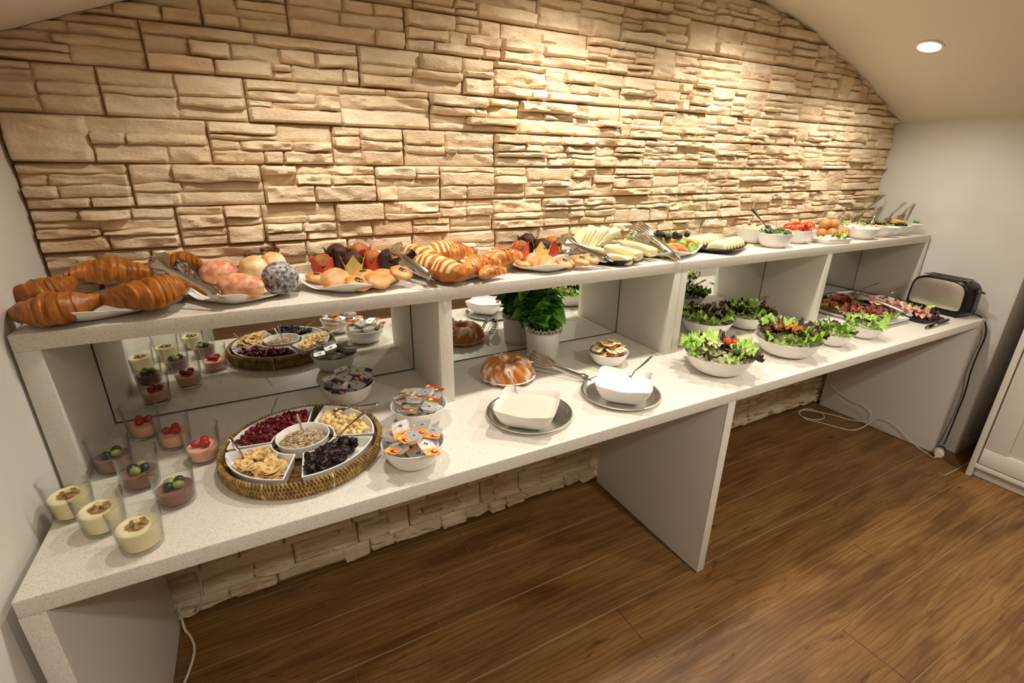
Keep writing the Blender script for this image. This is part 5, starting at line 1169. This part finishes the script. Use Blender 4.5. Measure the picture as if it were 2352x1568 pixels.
tag(MB().add(dish([(0, .03), (.80, .03), (.93, .0455), (0, .047)], .073, .073, 2, 40)).build('cottage_cheese', COT, None, (3.07, -.238, Z2)), 'white cottage cheese in the round bowl right of the eggs', 'cheese')
for i in range(4): tag(link(LG[i], 'lettuce_leaf', None, (3.06 + q.uniform(-.03, .03), -.235 + q.uniform(-.02, .02), Z2 + .050), (0, 0, q.uniform(0, 6)), .3), 'small green herb leaf on the cottage cheese', 'herb', 'herb leaves')
ubowl(3.02, -.095, .058, .045, 'small white bowl of butter behind the eggs'); tag(MB().add(blob(.042, .042, .012, .2, 3, 1, 3, flat=-.3)).build('butter', mat('butter', '#ecd9a0', rough=.4), None, (3.02, -.095, Z2 + .040)), 'pale butter in the small bowl behind the eggs', 'butter')
ubowl(3.15, -.100, .062, .048, 'white bowl of green herb salad behind the cottage cheese'); ubowl(3.44, -.085, .062, .045, 'white bowl of dark beans at the back right corner'); ubowl(3.295, -.085, .062, .048, 'white bowl of chickpeas at the back near the right wall')
tag(MB().add(blob(.048, .048, .014, .3, 5, 3, 3, flat=-.3)).build('herb_salad', mat('herb_salad', '#7f9a3c', '#dcd8b4', rough=.5, sc=60, bump=.6, bsc=120), None, (3.15, -.100, Z2 + .042)), 'green herb salad behind the cottage cheese', 'salad', None, 'stuff')
def heap(nm, cx, cy, m, rad, n, z, r, lab, cat):
    b = MB(); qq = random.Random(n)
    for i in range(n):
        t = qq.uniform(0, 6.3); k = r * sqrt(qq.random()); b.add(blob(rad, rad, rad, .1, 2, i, 1), 0, TM((cx + k * cos(t), cy + k * sin(t), Z2 + z + .012 * (1 - (k / r) ** 2) + qq.uniform(0, .004))))
    tag(b.build(nm, m), lab, cat, None, 'stuff')
heap('chickpeas', 3.295, -.085, mat('chickpea', '#e0bd7c', '#ecd29c', rough=.5, sc=40), .0055, 90, .040, .045, 'heap of pale chickpeas near the right wall', 'chickpeas')
heap('dark_beans', 3.44, -.085, mat('dark_bean', '#3a1614', '#54221c', rough=.3, sc=40), .0060, 80, .037, .045, 'heap of dark red beans at the back right corner', 'beans')
# long boat shaped dishes at the right end
def boat(x, y, rz, lab):
    pr = [(0, .001), (.42, .001), (.46, 0), (.5, .002), (.8, .028), (.96, .046, 0), (1, .050), (.99, .0515), (.95, .049), (.78, .030), (.5, .008), (0, .006)]
    return tag(MB().add(dish(pr, .112, .050, 2.3, 64)).build('boat_dish', CERAM, None, (x, y, Z2), (0, 0, radians(rz))), lab, 'dish', 'boat shaped dishes')
BT = [((3.205, -.225), -48, 'boat shaped white dish of sliced cheese, first of the three'), ((3.335, -.215), -48, 'boat shaped white dish of black olives, middle of the three'), ((3.465, -.205), -48, 'boat shaped white dish of yellow peppers, nearest the right wall')]
for (x, y), rz, lab in BT: boat(x, y, rz, lab)
CHS = mat('cheese_slice', '#efcf86', '#e6bf6c', rough=.4, sc=20)
c48, s48 = cos(radians(-48)), sin(radians(-48))
for i in range(8):
    u = -.06 + .016 * i; tag(MB().add(RB(.017, .022, .002, .15)).build('cheese_slice', CHS, None, (3.205 + u * c48, -.225 + u * s48, Z2 + .046 + .0025 * (i % 3)), (.15, .3, radians(-48))), 'yellow cheese slice in the first boat shaped dish, %s from the back' % ORD[i], 'cheese', 'cheese slices')
OL = MB().add(blob(.0105, .009, .009)).mesh('black_olive', mat('black_olive', '#14121a', '#25222e', rough=.2, sc=30))
for i in range(22):
    u, w_ = q.uniform(-.08, .08), q.uniform(-.025, .025); tag(link(OL, 'black_olive', None, (3.335 + u * c48 - w_ * s48, -.215 + u * s48 + w_ * c48, Z2 + .046 + q.uniform(0, .010)), (0, 0, q.random() * 3)), 'glossy black olive in the middle boat shaped dish', 'olive', 'black olives')
PEP = croissant_mesh(.06, .009, .006, 3, mat('yellow_pepper', '#b9a038', '#d3bf5c', rough=.25, sc=30), 'yellow_pepper', 2, .3, None, 1, .03)
for i in range(16):
    u, w_ = q.uniform(-.06, .05), q.uniform(-.02, .02); tag(link(PEP, 'yellow_pepper', None, (3.465 + u * c48 - w_ * s48, -.205 + u * s48 + w_ * c48, Z2 + .048 + q.uniform(0, .018)), (0, q.uniform(-.2, .2), radians(-48) + q.uniform(-.4, .4))), 'pickled yellow pepper in the dish nearest the right wall', 'pepper', 'pickled peppers')
for i, (x, y, s) in enumerate(((3.17, -.19, .5), (3.25, -.27, .55), (3.27, -.155, .5), (3.30, -.16, .5), (3.38, -.28, .4), (3.51, -.27, .55), (3.15, -.1, .5), (3.12, -.12, .4), (3.40, -.13, .45), (3.295, -.12, .5))):
    tag(link(LG[i % 6], 'herb_leaf', None, (x, y, Z2 + .058), (q.uniform(-.4, .4), q.uniform(-.6, 0), q.uniform(0, 6)), s), 'small green garnish leaf on the dishes at the right end of the shelf', 'herb', 'garnish leaves at the shelf end')
def hs(p, u1, v1, z1, lab): stick(SPN, p, z1, lab)
stick(SPN, (2.44, -.10, Z2 + .068), (2.4176, -0.0900, 1.2852), 'thin steel spoon leaning from the cheese salad bowl'); stick(SPN, (2.40, -.225, Z2 + .062), (2.2822, -0.2100, 1.2621), 'bright steel spoon standing in the cucumber bowl', roll=1.3)
stick(SPN, (3.12, -.10, Z2 + .055), (3.2156, -0.0700, 1.2346), 'steel spoon standing in the herb salad bowl'); stick(SPN, (3.20, -.21, Z2 + .055), (3.2766, -0.1900, 1.2318), 'steel spoon standing in the sliced cheese'); stick(SPN, (3.26, -.09, Z2 + .055), (3.5375, -0.0800, 1.2794), 'tall steel spoon leaning right from the chickpeas')
stick(SPN, (3.335, -.20, Z2 + .058), (3.5499, -0.1800, 1.2430), 'steel spoon leaning from the black olives'); stick(SPN, (3.44, -.20, Z2 + .060), (3.6798, -0.2000, 1.2774), 'steel fork handle leaning from the yellow peppers'); stick(SPN, (2.98, -.09, Z2 + .05), (3.0550, -0.0600, 1.2103), 'steel butter knife handle behind the eggs', 'knife', group='serving knives', name='butter_knife')
S.camera = cam
